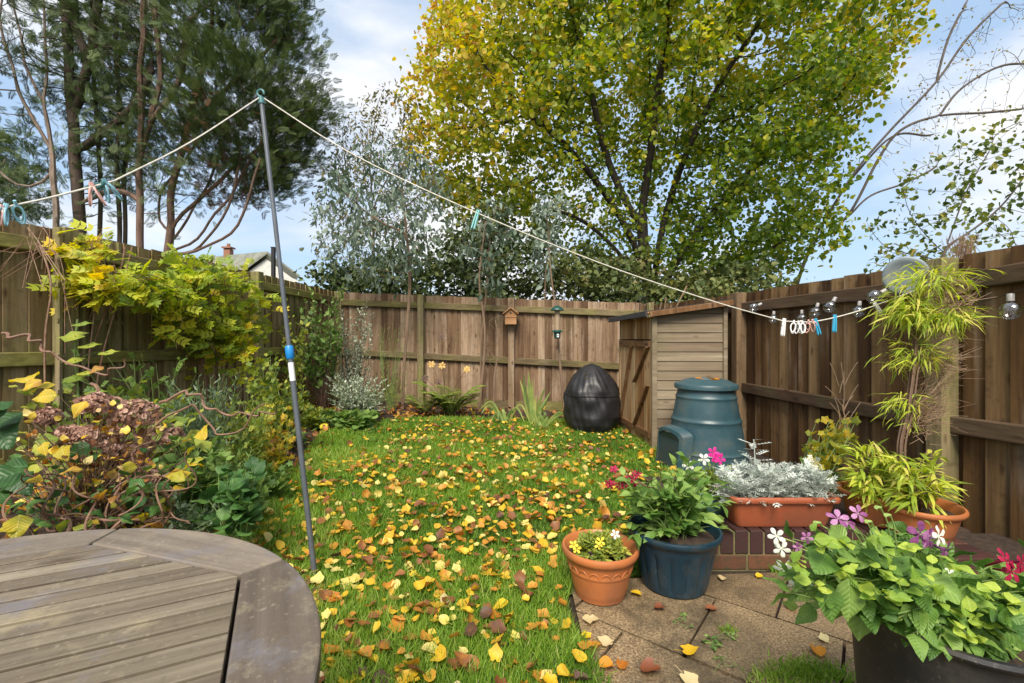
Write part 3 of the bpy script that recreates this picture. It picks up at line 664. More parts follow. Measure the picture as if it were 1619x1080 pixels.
# ------------------------------------------------------------------ shed
def shed():
    th = thing('shed', 'small wooden pent roof garden shed with cross braced double doors beside the compost bin', 'shed', (1.8, 5.15, 0))
    x0, x1, y0, y1 = 1.44, 2.14, 4.6, 5.75
    skew = -.08                                     # the door face runs slightly outward with depth
    def X0(y): return x0+skew*(y-y0)/(y1-y0)
    zt0, zt1 = 1.40, 1.50
    # near side: shiplap
    mb = MB(); n = 15; zz = 0.05
    for i in range(n):
        za, zb = zz+(zt1-zz)*i/n, zz+(zt1-zz)*(i+1)/n-.004
        xr = x1
        def top(x): return zt0+(zt1-zt0)*(x-x0)/(x1-x0)
        if za > zt0: xl = x0+(za-zt0)/(zt1-zt0)*(x1-x0); 
        else: xl = x0
        if xl > x1-.03: continue
        zl = min(zb, top(xl)); zr = min(zb, top(xr))
        V = [(xl, y0, za), (xr, y0, za), (xr, y0+.008, zr), (xl, y0+.008, zl), (xl, y0+.03, za), (xr, y0+.03, za), (xr, y0+.03, zr), (xl, y0+.03, zl)]
        mb.add(V, [(0, 1, 2, 3), (5, 4, 7, 6), (3, 2, 6, 7), (0, 4, 5, 1), (1, 5, 6, 2), (4, 0, 3, 7)], random.random())
    mb.build('side_wall', M['shed_side'], th)
    mb = MB()
    box(mb, (x0-.004, y0-.006, zt0/2), (.05, .035, zt0)); mb.build('corner_post', M['shed_side'], th, bevel=.003)
    mb = MB(); box(mb, (x1+.01, y0-.006, zt1/2), (.04, .035, zt1)); mb.build('corner_post', M['shed_side'], th, bevel=.003)
    mb = MB(); box(mb, (x1-.01, (y0+y1)/2+.03, zt1/2), (.02, y1-y0-.06, zt1)); mb.build('back_wall', M['shed_side'], th)
    mb = MB(); box(mb, ((X0(y1)+x1)/2, y1-.01, .7), (x1-X0(y1), .02, 1.38)); mb.build('far_wall', M['shed_side'], th)
    # door face: header boards, jambs and two doors
    ax = nrm(np.array((skew, y1-y0, 0))); nrmx = np.array((-ax[1], ax[0], 0)); Lf = np.linalg.norm((skew, y1-y0))
    def pt(s, z, o=0.0): return np.array((x0, y0, 0))+ax*s+np.array((0, 0, z))+nrmx*o
    def fbox(mb, s0, s1, za, zb, o0, o1, val=None):
        c = pt((s0+s1)/2, (za+zb)/2, (o0+o1)/2); box(mb, c, (s1-s0, abs(o1-o0), zb-za), [ax, nrmx, (0, 0, 1)], random.random() if val is None else val)
    mb = MB()
    for i in range(9): fbox(mb, .03+i*(Lf-.06)/9, .03+(i+1)*(Lf-.06)/9-.003, 1.14, 1.37, -.02, .0)
    mb.build('header_board', M['shed_door'], th)
    for (s0, s1) in ((.0, .07), (Lf-.06, Lf)):
        mb = MB(); fbox(mb, s0+.024, s1, .02, 1.135, -.02, .012); mb.build('jamb', M['shed_door'], th)
    for di, (s0, s1) in enumerate(((.08, Lf/2-.003), (Lf/2+.003, Lf-.07))):
        mb = MB(); n = 5
        for i in range(n):
            a_ = s0+(s1-s0)*i/n; b_ = s0+(s1-s0)*(i+1)/n-.004
            fbox(mb, a_, b_, .04+random.uniform(-.02, .025), 1.125, -.012, .006)
        dr = mb.build('door', M['shed_door'], th)
        mb = MB(); fbox(mb, s0+.01, s1-.01, 1.06, 1.12, .007, .027); fbox(mb, s0+.01, s1-.01, .12, .18, .007, .027)
        for (za, zb, sa_, sb_) in ((.18, .66, s1-.04, s0+.04), (.66, 1.06, s1-.04, s0+.04)) if di == 0 else ((.18, 1.06, s1-.05, s0+.05),):
            beam(mb, pt(sa_, za, .018), pt(sb_, zb, .018), .018, .055, random.random(), up=nrmx)
        mb.build('brace', M['shed_brace'], dr)
        mb = MB(); fbox(mb, s0+.02, s0+.12, 1.085, 1.10, .027, .032) if di == 0 else fbox(mb, s1-.12, s1-.02, 1.085, 1.10, .027, .032); mb.build('hinge', M['rust_metal'], dr)
    # roof: board deck with felt
    mb = MB(); 
    def rp(x, y, dz=0): return (x, y, zt0+.01+(zt1-zt0)*(x-x0)/(x1-x0)+dz)
    a0 = (x0-.09, y0-.07); a1 = (x1+.06, y0-.07); a2 = (x1+.06, y1+.06); a3 = (x0-.19, y1+.06)
    V = [rp(*p) for p in (a0, a1, a2, a3)]+[rp(*p, .02) for p in (a0, a1, a2, a3)]
    mb.add(V, [(3, 2, 1, 0), (4, 5, 6, 7), (0, 1, 5, 4), (1, 2, 6, 5), (2, 3, 7, 6), (3, 0, 4, 7)]); rf = mb.build('roof', M['shed_door'], th)
    mb = MB(); V = [rp(a0[0]-.004, a0[1]-.004, .0204), rp(a1[0], a1[1]-.004, .0204), rp(a2[0], a2[1], .0204), rp(a3[0]-.004, a3[1], .0204)]
    V = V+[(x, y, z+.006) for x, y, z in V]
    mb.add(V, [(3, 2, 1, 0), (4, 5, 6, 7), (0, 1, 5, 4), (1, 2, 6, 5), (2, 3, 7, 6), (3, 0, 4, 7)]); mb.build('felt', M['felt'], rf)
    mb = MB(); beam(mb, np.array(rp(a0[0]-.012, a0[1]-.01, .0)), np.array(rp(a3[0]-.012, a3[1], .0)), .02, .06); mb.build('eaves_felt', M['felt'], rf, bevel=.006)
    mb = MB(); beam(mb, np.array(rp(a0[0]+.02, a0[1]-.012, -.012)), np.array(rp(a1[0], a1[1]-.012, -.012)), .02, .05, .3); mb.build('barge_board', M['shed_brace'], rf, bevel=.002)
shed()
# ------------------------------------------------------------------ compost bin
def compost():
    c = np.array((1.745, 4.1, 0)); th = thing('compost_bin', 'blue green plastic compost bin with a hatch standing beside the shed', 'compost bin', c)
    prof = [(.37, 0.0), (.372, .03), (.362, .04)]
    for i in range(1, 20):
        z = .04+.66*i/19; r = .362-.125*(z/.70)
        for zr in (.16, .42, .62): r += .006*math.exp(-((z-zr)/.012)**2)
        prof.append((r, z))
    prof += [(.243, .715), (.2, .716)]
    P2 = []
    for (r, z) in prof:
        P2.append((r, z))
    # finer rib rows
    P2 = [(float(np.interp(z, [p[1] for p in prof], [p[0] for p in prof]))+sum(.007*math.exp(-((z-zr)/.010)**2) for zr in (.16, .43, .63)), z) for z in np.linspace(0, .715, 90)]+[(.2, .717)]
    mb = MB(); lathe(mb, c, P2, 64); mb.build('body', M['bin'], th, smooth=True)
    mb = MB(); lathe(mb, c, [(.262, .70), (.268, .705), (.268, .735), (.262, .745), (.235, .752), (.19, .775), (.155, .785), (.15, .783), (.14, .768), (.0, .766)], 56); ld = mb.build('lid', M['bin'], th, smooth=True)
    # leaves caught in the lid recess belong to the litter, built below
    # hatch at the foot, facing the lawn
    a0 = math.atan2(-.32, -1.0); dx = np.array((math.cos(a0), math.sin(a0), 0)); dy = np.array((-dx[1], dx[0], 0))
    mb = MB(); n = 14; outl = []
    for i in range(n+1):
        t = math.pi*i/n; outl.append((.17*math.cos(t), .30+.07*math.sin(t)))
    outl = [(.17, .0)]+outl+[(-.17, 0.0)]
    def pr(y, z, o): 
        base = c+dx*(math.sqrt(max(.01, (.37-.10*z)**2-y*y*.8))+o)+dy*y; return (base[0], base[1], z)
    k = len(outl); V = [pr(y, z, .075) for y, z in outl]+[pr(y*1.12, z*1.04, .0) for y, z in outl]
    Vi = [pr(y*.82, z*.92, .075) for y, z in outl]; Vj = [pr(y*.80, z*.90, .04) for y, z in outl]
    V = V+Vi+Vj; Fs = []
    for i in range(k-1):
        Fs.append((i, i+1, k+i+1, k+i)); Fs.append((i+1, i, 2*k+i, 2*k+i+1)); Fs.append((2*k+i+1, 2*k+i, 3*k+i, 3*k+i+1))
    mb.add(V, Fs); ht = mb.build('hatch_frame', M['bin'], th, smooth=True)
    mb = MB(); mb.add([pr(y*.80, z*.90, .068) for y, z in outl], [tuple(range(k))]); mb.build('hatch', M['bin_dark'], ht)
compost()
# ------------------------------------------------------------------ covered barbecue
def bbq():
    c = np.array((.985, 5.62, 0)); th = thing('covered_barbecue', 'round barbecue hidden under a creased black cover by the shed doors', 'barbecue', c)
    def wob(a_, z):
        f = np.clip(1-z/.84, 0, 1)
        return 1+.035*np.abs(np.sin(a_*4.5+z*2.6+.7*np.sin(z*7)))*(.1+f)*.4+.018*(np.sin(a_*5+z*13)+np.sin(a_*3-z*10+1)+.6*np.sin(a_*8-z*23))+.012*np.sin(a_*11+1+z*6+2*np.sin(a_*2))*(.2+f)+.012*np.sin(a_*23+z*17)+.05*np.maximum(0, np.sin(a_*3+.6))*np.clip(1-z/.3, 0, 1)+.018*np.sin(z*26+a_*5)
    zs = np.linspace(0, 1, 60); prof = []
    for t in zs:
        z = .84*t
        r = float(np.interp(t, [0, .06, .14, .25, .5, .62, .72, .83, .92, .97, 1], [.24, .28, .315, .338, .338, .322, .285, .222, .145, .085, .003]))
        prof.append((max(r, .003), z))
    mb = MB(); lathe(mb, c, prof, 120, wob=wob); mb.build('cover', M['cover'], th, smooth=2)
    mb = MB()
    for a0 in (4.2, 5.3):
        P = []
        for (r, z) in prof[2:-1:2]:
            rr = r*float(wob(np.array(a0), np.array(z)))+.002; P.append((c[0]+rr*math.cos(a0), c[1]+rr*math.sin(a0), z))
        tube(mb, P, .004, 5)
    tube(mb, [(c[0]+(.338*float(wob(np.array(a_), np.array(.47))))*math.cos(a_)*1.005, c[1]+(.338*float(wob(np.array(a_), np.array(.47))))*math.sin(a_)*1.005, .47) for a_ in np.linspace(0, 6.283, 60)], .004, 5)
    mb.build('seam', M['cover'], th, smooth=True)
bbq()

# ------------------------------------------------------------------ brick planter wall
def brickwall():
    th = thing('brick_wall', 'low L shaped brick planter wall with a purple brick coping around the paving corner', 'wall', (1.5, 2.35, 0))
    x0, x1 = .955, 2.10; y0, y1 = 2.24, 2.46; zt = .20
    mb = MB(); box(mb, ((x0+x1)/2, (y0+y1)/2, .0955), (x1-x0-.012, y1-y0-.012, .19)); box(mb, (1.98, 1.2, .0965), (.228, 2.08-.02, .191)); mb.build('mortar', M['mortar'], th)
    cap_, low = MB(), MB(); x = x0
    while x < x1-.02:
        w_ = min(.063, x1-x); box(cap_, (x+w_/2, (y0+y1)/2, .146), (w_, y1-y0, .115), None, random.random()); x += .073
    y = 0.2
    while y < y0-.07:
        box(cap_, (1.98, y+.032, .147), (.25, .063, .115), None, random.random()); y += .073
    cap_.build('coping', M['brick'], th, bevel=.004)
    x = x0; 
    while x < 1.84:
        w_ = min(.2, 1.845-x); box(low, (x+w_/2, y0+.05, .046), (w_, .098, .07), None, random.random()); x += .21
    y = .2
    while y < y0-.05:
        w_ = min(.2, y0-.005-y); box(low, (1.905, y+w_/2, .046), (.098, w_, .07), None, random.random()); y += .21
    low.build('lower_course', M['brick_orange'], th, bevel=.004)
brickwall()
mb = MB(); V = [(x0, y, z) for x0, y in ((.99, 2.455), (2.62, 2.455), (2.5, 3.6), (1.2, 3.6)) for z in (0.0, .12)]
box(mb, (1.75, 2.95, .055), (1.5, .97, .11)); box(mb, (2.36, 1.25, .054), (.5, 2.4, .108)); o = mb.build('raised_bed_soil', M['soil'], bevel=.02); o['kind'] = 'structure'

# ------------------------------------------------------------------ table
def table():
    cx, cy, zt = -.821, .412, .73; ang = R(27.3)
    th = thing('garden_table', 'round weathered grey teak table with a slatted octagon centre in the left foreground', 'table', (0, 0, 0))
    th.location = (cx, cy, 0); th.rotation_euler = (0, 0, ang)
    off = np.array((cx, cy, 0))
    ap, Rr = .483, .598; circ = ap/math.cos(math.pi/8)
    def halfw(v):                      # half length of a slat at offset v (octagon)
        return min(ap, ap*math.sqrt(2)-abs(v))
    n = 23; pitch = 2*ap/n
    mb = MB()
    for i in range(n):
        v0, v1 = -ap+i*pitch+.0036, -ap+(i+1)*pitch-.0036
        if i == 0: v0 += .007
        if i == n-1: v1 -= .007
        a0, a1 = halfw(v0)-.004, halfw(v1)-.004
        dz = random.uniform(-.0008, .0008)
        V = [(-a0, v0, zt+dz), (a0, v0, zt+dz), (a1, v1, zt+dz), (-a1, v1, zt+dz)]; val_ = .5+random.uniform(-.28, .28); V += [(x, y, zt-.032) for x, y, z in V]
        mb.add(np.array(V)+off, [(0, 1, 2, 3), (7, 6, 5, 4), (0, 4, 5, 1), (1, 5, 6, 2), (2, 6, 7, 3), (3, 7, 4, 0)], val_)
    mb.build('slat_panel', M['table'], th, bevel=.0012)
    mb = MB(); a8 = [k*math.pi/4+math.pi/8 for k in range(8)]
    for rr_, zz in ((circ+.03, zt-.034), (circ-.05, zt-.034), (circ-.05, zt-.06), (circ+.03, zt-.06)): mb.add(np.array([(rr_*math.cos(t), rr_*math.sin(t), zz) for t in a8])+off, [])
    mb.f.setdefault(4, []).append(np.array([(i*8+j, i*8+(j+1)%8, ((i+1)%4)*8+(j+1)%8, ((i+1)%4)*8+j) for i in range(4) for j in range(8)])); mb.build('sub_frame', M['table_under'], th)
    for k in range(8):
        mid = k*math.pi/4; mb = MB(); Vt = []
        c0, c1 = mid-math.pi/8+.0035, mid+math.pi/8-.0035
        inner = [(circ*math.cos(mid-math.pi/8+.0045), circ*math.sin(mid-math.pi/8+.0045)), (circ*math.cos(mid+math.pi/8-.0045), circ*math.sin(mid+math.pi/8-.0045))]
        m = 14; ou = [(Rr*math.cos(c0+(c1-c0)*i/m), Rr*math.sin(c0+(c1-c0)*i/m)) for i in range(m+1)]
        inn = [tuple(np.array(inner[0])*(1-i/m)+np.array(inner[1])*(i/m)) for i in range(m+1)]
        T_ = [(x, y, zt) for x, y in inn]+[(x, y, zt) for x, y in ou]; B_ = [(x, y, zt-.028) for x, y in inn]+[(x, y, zt-.028) for x, y in ou]
        # keep the grain running along each piece: build with grain axis X, then turn the object
        ca_, sa_ = math.cos(-(mid+math.pi/2)), math.sin(-(mid+math.pi/2))
        V = np.array([(x*ca_-y*sa_, x*sa_+y*ca_, z) for x, y, z in T_+B_])
        q = m+1; N = 2*q; Fs = []
        for i in range(m):
            Fs += [(i, q+i, q+i+1, i+1), (N+i+1, N+q+i+1, N+q+i, N+i), (q+i, N+q+i, N+q+i+1, q+i+1), (i+1, N+i+1, N+i, i)]
        Fs += [(0, N, N+q, q), (m, q+m, N+q+m, N+m)]
        mb.add(V+off, Fs, random.random()); o = mb.build('rim_segment', M['table_rim'], th, bevel=.004); o.rotation_euler = (0, 0, mid+math.pi/2)
    mb = MB(); box(mb, np.array((0, 0, zt-.056))+off, (.9, .06, .045), None, .3); box(mb, np.array((0, 0, zt-.058))+off, (.06, .9, .045), None, .3); mb.build('cross_bearer', M['table'], th)
    for sx in (-1, 1):
        for sy in (-1, 1):
            mb = MB(); beam(mb, np.array((sx*.40, sy*.40, 0))+off, np.array((sx*.36, sy*.36, zt-.03))+off, .05, .05, .4); mb.build('leg', M['table'], th, bevel=.004)
table()

# ------------------------------------------------------------------ washing line
ptop = W(413, 158, 2.2); pbase = G(498, 916, .04)
def line():
    th = thing('clothes_prop', 'tall leaning grey metal clothes prop with a blue collar standing on the lawn', 'pole', (pbase[0], pbase[1], .03))
    d = ptop-pbase; L_ = np.linalg.norm(d); u = d/L_
    k = (918-565)/(918-158.)
    mb = MB(); tube(mb, [pbase, pbase+d*(k-.012)], .0125, 14); mb.build('lower_tube', M['metal_pole'], th, smooth=True)
    mb = MB(); tube(mb, [pbase+d*(k-.005), ptop], .0105, 14); mb.build('upper_tube', M['metal_pole'], th, smooth=True)
    mb = MB(); tube(mb, [pbase+d*(k-.017), pbase+d*(k-.014), pbase+d*(k+.008), pbase+d*(k+.011)], [.014, .0185, .0185, .014], 16); mb.build('collar', M['blue_plastic'], th, smooth=True)
    mb = MB(); tube(mb, [pbase+d*(k-.062), pbase+d*(k-.024)], .0129, 16, cap=False); mb.build('sticker', M['white_peg'], th, smooth=True)
    mb = MB(); tube(mb, [ptop-u*.02, ptop+u*.012], .0145, 14)
    a_ = np.linspace(-.4, 2*math.pi-1.2, 16); tube(mb, [ptop+u*.035+np.array((math.cos(t), 0, math.sin(t)))*.016 for t in a_], .005, 8); mb.build('line_hook', M['teal_plastic'], th, smooth=True)
    th = thing('washing_line', 'pale twisted washing line strung over the prop from left to the right fence', 'washing line', ptop)
    top = ptop+u*.018
    P = [W(-420, 420, 1.0), W(-150, 372, 1.15), W(0, 330, 1.3), W(80, 312, 1.4), W(180, 286, 1.55), W(300, 225, 1.85), top]
    mb = MB(); tube(mb, smooth_path(P[:5], 40), .0028, 8); tube(mb, smooth_path(P[4:], 12), .0028, 8)
    Q = [top, W(560, 245, 2.2), W(755, 337, 2.2), W(960, 420, 2.25), W(1130, 477, 2.3), W(1240, 508, 2.32), W(1290, 508, 2.34), W(1360, 491, 2.4), W(1440, 462, 2.55), W(1500, 440, 2.64)]
    tube(mb, smooth_path(Q[:6], 60), .0028, 8); tube(mb, smooth_path(Q[5:], 30), .0028, 8)
    mb.build('cord', M['rope'], th, smooth=True)
    # small ticks of the twist
    return smooth_path(P[:5], 60), smooth_path(Q, 120)
lineL, lineR = line()
def peg_proto(mat, kind):
    th = thing('clothes_peg', 'x', 'clothes peg', (0, 0, 0), 'clothes pegs on the washing line')
    for s in (-1, 1):
        mb = MB()
        if kind == 'prong':
            V = [(s*.0015, 0, .012), (s*.006, 0, .012), (s*.008, 0, -.02), (s*.009, 0, -.055), (s*.006, 0, -.062), (s*.0035, 0, -.055), (s*.002, 0, -.02)]
            n = len(V); V = [(x, -.004, z) for x, _, z in V]+[(x, .004, z) for x, _, z in V]
            Fs = [tuple(range(n)), tuple(range(2*n-1, n-1, -1))]+[(i, i+n, (i+1) % n+n, (i+1) % n) for i in range(n)]
            mb.add(V, Fs); mb.build('arm', mat, th, bevel=.001)
        else:                               # looped handles
            a_ = np.linspace(0, 2*math.pi, 22); P = np.stack([s*(.008+.004*(1-np.cos(a_))*.5)+0*a_, .013*np.sin(a_)*(.7+.3*np.cos(a_/2)**2), -.028+.026*np.cos(a_)], -1)
            P[:, 0] = s*(.004+(.0+.014*((.0-P[:, 2])/.055))); tube(mb, P, .0029, 6); 
            tube(mb, [(s*.003, 0, -.004), (s*.002, 0, .014)], .004, 6); mb.build('arm', mat, th, smooth=True)
    mb = MB(); tube(mb, [(0, -.006, -.006), (0, .006, -.006)], .0045, 10) if kind == 'loop' else tube(mb, [(-.009, 0, -.018), (.009, 0, -.018)], .0022, 8); mb.build('spring', M['cap'], th, smooth=True)
    return th
def nearest(line_, px):
    x = 809.5+line_[:, 0]/line_[:, 1]*F; i = int(np.argmin(abs(x-px))); return line_[i]
protos = {}
PEGS = [(8, 'L', 'pale_blue_peg', 'loop', (-.2, .2, .5), .95, 'pale blue loop peg on the washing line at the left edge of the picture'),
        (24, 'L', 'pale_blue_peg', 'loop', (.3, .5, -.6), .95, 'pale blue loop peg hanging second from the left end of the line'),
        (2, 'L', 'pink_peg', 'loop', (.1, .3, 1.2), .85, 'pale pink loop peg half hidden at the left edge of the line'),
        (147, 'L', 'pink_peg', 'loop', (.2, -.2, .5), 1.1, 'pink loop peg beside the blue green pegs over the left fence'),
        (157, 'L', 'teal_plastic', 'loop', (.1, .9, .3), .95, 'dark teal loop peg between the pink peg and the big aqua peg'),
        (170, 'L', 'pale_blue_peg', 'loop', (.1, -.5, 1.0), 1.1, 'large aqua blue loop peg, the right one of the three over the left fence'),
        (755, 'R', 'aqua_peg', 'prong', (.0, .35, -.5), 1.3, 'single aqua peg alone in the middle of the washing line'),
        (1241, 'R', 'white_peg', 'prong', (.0, .15, .4), 1.25, 'white straight peg, first of the cluster in front of the right fence'),
        (1255, 'R', 'white_peg', 'loop', (.1, .2, 1.0), .95, 'white loop peg next to the straight white peg'),
        (1262, 'R', 'white_peg', 'loop', (.1, -.1, .5), .95, 'white loop peg, second loop in the right cluster'),
        (1270, 'R', 'white_peg', 'loop', (.0, .1, 1.2), .95, 'white loop peg in the middle of the right cluster'),
        (1279, 'R', 'pink_peg', 'loop', (.2, -.5, .8), .95, 'pale pink loop peg in the right cluster of pegs'),
        (1286, 'R', 'pink_peg', 'loop', (.2, -.6, .3), .95, 'pink loop peg at the right end of the white pegs'),
        (1292, 'R', 'bright_blue_peg', 'prong', (.0, -.3, .2), 1.2, 'blue straight peg ending the cluster beside the pink pegs'),
        (1320, 'R', 'bright_blue_peg', 'prong', (.0, .05, .3), 1.25, 'single bright blue peg hanging below a glass bulb'),
        (1386, 'R', 'white_peg', 'prong', (.0, -.75, .3), 1.3, 'white peg tilted sideways beside the bamboo')]
for (px, ln, mt, kind, rot_, sc_, lab) in PEGS:
    p = nearest(lineL if ln == 'L' else lineR, px); key = (mt, kind)
    if key not in protos: o = protos[key] = peg_proto(M[mt], kind); o['label'] = lab
    else: o = copy_thing(protos[key], (0, 0, 0), lab)
    o.location = tuple(p); o.rotation_euler = rot_; o.scale = (sc_,)*3

# ------------------------------------------------------------------ festoon bulbs on the right fence
def bulbs():
    th = thing('festoon_cable', 'thin black cable of the string lights looped along the right fence', 'cable', W(1300, 470, 3.3))
    pts = [(1188, 478, 4.4), (1205, 480, 4.1), (1225, 492, 3.9), (1268, 492, 3.6), (1293, 478, 3.45), (1320, 472, 3.3), (1360, 476, 3.1), (1400, 458, 2.9), (1440, 440, 2.72), (1520, 478, 2.5), (1598, 464, 2.22), (1700, 430, 1.95)]
    P = smooth_path([W(*p) for p in pts], 120); mb = MB(); tube(mb, P, .0022, 6); mb.build('cable', M['black_metal'], th, smooth=True)
    g = thing('glass_bulb', 'x', 'light bulb', (0, 0, 0), 'clear glass bulbs of the string lights')
    pr = []
    for i in range(20):
        t = i/19*math.pi; pr.append((.046*math.sin(t)+.0003, -.085-.046*math.cos(t)))
    pr = [p for p in pr if not (p[1] > -.052 and p[0] < .016)]+[(.014, -.045), (.013, -.03)]
    mb = MB(); lathe(mb, (0, 0, 0), pr, 24); lathe(mb, (0, 0, 0), [(r*.955, z*.99-.001) for r, z in pr[::-1]], 24); mb.build('globe', M['glass'], g, smooth=2)
    mb = MB(); lathe(mb, (0, 0, 0), [(.002, 0), (.012, -.001), (.0145, -.006), (.0145, -.03), (.0155, -.036), (.0135, -.038)], 16); mb.build('socket', M['cap'], g, smooth=True)
    mb = MB(); tube(mb, smooth_path([(-.004, 0, -.035), (-.012, 0, -.07), (-.004, 0, -.1), (.004, 0, -.075), (.012, 0, -.07), (.004, 0, -.035)], 20), .0012, 4); mb.build('filament', M['rust_metal'], g)
    spec = [(1205, 480, 4.1, .9, (.3, 1.1), 'bulb lying sideways by the tan fence post, farthest from the camera'),
            (1224, 492, 3.9, .8, (0, .1), 'small looking bulb hanging left of the white pegs'),
            (1268, 490, 3.6, .8, (0, .0), 'bulb hanging directly behind the cluster of loop pegs'),
            (1294, 479, 3.45, .85, (0, .3), 'bulb above the blue peg at the end of the cluster'),
            (1322, 470, 3.3, .95, (.1, .5), 'round bulb right above the single bright blue peg'),
            (1360, 476, 3.1, .85, (0, .15), 'bulb hanging between the single blue peg and the tilted white peg'),
            (1402, 458, 2.9, .95, (.2, 1.0), 'tilted bulb just above the sideways white peg near the bamboo'),
            (1598, 464, 2.22, 1.0, (0, 0), 'large glass bulb at the right edge, nearest to the camera')]
    for i, (px, py, D, s, rt, lab) in enumerate(spec):
        o = g if i == 0 else copy_thing(g, (0, 0, 0)); o['label'] = 'clear glass '+lab; o.location = tuple(W(px, py, D)); o.scale = (s,)*3; o.rotation_euler = (rt[0], rt[1], 0)
bulbs()
def disc():
    c = W(1432, 436, 2.82); th = thing('plastic_disc', 'pale grey round plastic disc on a bracket at the top of the right fence', 'disc', c)
    ax = nrm(np.array((-.75, -.6, -.18))); u = nrm(np.cross(ax, (0, 0, 1))); v = np.cross(ax, u)
    prof = [(0.001, .012), (.085, .012), (.10, .018), (.112, .014), (.118, .0), (.112, -.016), (.09, -.024), (.001, -.026)]
    mb = MB(); lathe(mb, (0, 0, 0), prof, 40); V = mb.v[0]; mb.v[0] = c+V[:, :1]*u+V[:, 1:2]*v+V[:, 2:]*ax; mb.build('dish', M['lamp_grey'], th, smooth=True)
    mb = MB(); beam(mb, c-ax*.02, c+np.array((.13, .03, .03)), .03, .03); mb.build('bracket', M['lamp_grey'], th, bevel=.004)
disc()

# ------------------------------------------------------------------ bird box and feeder
def birdbox():
    y = yb(0)-.13; c = np.array((-.02, y-.07, 0)); th = thing('bird_box', 'small orange brown wooden bird box on the tan post of the back fence', 'bird box', (c[0], c[1], 1.38))
    mb = MB(); w_, d_, z0, z1, zp = .088, .12, 1.37, 1.55, 1.62
    V = [(c[0]-w_, c[1]-d_/2, z0), (c[0]+w_, c[1]-d_/2, z0), (c[0]+w_, c[1]-d_/2, z1), (c[0], c[1]-d_/2, zp), (c[0]-w_, c[1]-d_/2, z1)]
    V += [(x, yy+d_, z) for x, yy, z in V]; mb.add(V, [(0, 1, 2, 3, 4), (9, 8, 7, 6, 5), (0, 5, 6, 1), (1, 6, 7, 2), (4, 9, 5, 0)]); mb.build('body', M['box_wood'], th)
    mb = MB()
    for s in (-1, 1): beam(mb, (c[0]+s*.003, c[1]-.012, zp+.012), (c[0]+s*(w_+.03), c[1]-.012, z1-.012), .165, .012, .4+s*.2, up=(0, 1, 0)) if False else None
    for s in (-1, 1):
        a_ = np.array((c[0], c[1]-.012, zp+.008)); b_ = np.array((c[0]+s*(w_+.035), c[1]-.012, z1-.016)); dd = nrm(b_-a_); n_ = np.cross(dd, (0, 1, 0)); box(mb, (a_+b_)/2, (np.linalg.norm(b_-a_), .17, .013), [dd, (0, 1, 0), n_], .5)
    mb.build('roof', M['box_wood'], th)
    mb = MB(); tube(mb, [(c[0], c[1]-d_/2-.003, 1.545), (c[0], c[1]-d_/2+.01, 1.545)], .016, 18); mb.build('entrance_hole', M['black_metal'], th)
    mb = MB(); box(mb, (c[0], c[1]-d_/2-.004, 1.478), (w_*1.96, .006, .005)); mb.build('seam_board', M['shed_brace'], th)
birdbox()
def feeder():
    c = W(881, 535, 6.6); x, y = c[0], c[1]; th = thing('bird_feeder', 'green tube bird feeder full of seed in front of the back fence', 'bird feeder', (x, y, 1.1))
    mb = MB(); tube(mb, [(x, y, 1.27), (x, y, 1.55)], .036, 20); mb.build('seed_tube', M['seed'], th, smooth=True)
    mb = MB(); lathe(mb, (x, y, 0), [(.001, 1.625), (.03, 1.62), (.075, 1.59), (.095, 1.565), (.095, 1.553), (.06, 1.545), (.001, 1.545)], 32); mb.build('roof', M['green_metal'], th, smooth=True)
    mb = MB(); lathe(mb, (x, y, 0), [(.001, 1.27), (.055, 1.27), (.078, 1.25), (.078, 1.24), (.048, 1.235), (.045, 1.155), (.03, 1.145), (.001, 1.145)], 32); mb.build('base', M['green_metal'], th, smooth=True)
    mb = MB(); box(mb, (x+.005, y-.052, 1.19), (.03, .014, .05)); mb.build('port', M['white_peg'], th); mb = MB(); box(mb, (x+.005, y-.06, 1.19), (.012, .003, .02)); mb.build('port_hole', M['black_metal'], th)
    mb = MB(); tube(mb, smooth_path([(x, y, 1.62), (x-.02, y+.03, 1.78), (x-.03, y+.02, 1.95)], 8), .003, 5); mb.build('hanger', M['black_metal'], th)
    st = thing('support_stick', 'rough pole standing against the back fence under the bird feeder', 'stick', (x+.05, y+.2, .02))
    mb = MB(); P = [W(893, 650, 6.8), W(888, 600, 6.8), W(884, 560, 6.8), W(880, 500, 6.85), W(872, 440, 6.9), W(868, 390, 6.9)]; tube(mb, smooth_path(P, 20), np.linspace(.026, .008, 20), 8); mb.build('shaft', M['bark_euc'], st, smooth=True)
feeder()
# canes stored behind the shed, showing above its roof
CANES = [((1064, 497), (1086, 452), 'longest pale cane leaning right above the shed roof'), ((1050, 497), (1053, 470), 'short upright cane behind the shed roof, middle of the bunch'),
         ((1041, 500), (1046, 478), 'short stubby cane left of the middle one above the shed'), ((1030, 500), (1034, 477), 'leftmost upright cane above the dark eaves of the shed'), ((1057, 495), (1062, 482), 'shortest cane beside the long leaning one')]
for (a_, b_, lab) in CANES:
    p, q = W(*a_, 5.95), W(*b_, 5.95); d = q-p; p0 = p-d*(p[2]/d[2])*.5 if False else p-nrm(d)*1.2
    th = thing('cane', lab, 'cane', p0, 'canes stored behind the shed'); mb = MB(); tube(mb, [p0, p, q], .010, 7); mb.build('shaft', M['post_tan'], th, smooth=True)
    mb = MB(); tube(mb, [p+d*.3, p+d*.3+nrm(d)*.012], .0125, 7); mb.build('node', M['shed_brace'], th, smooth=True)
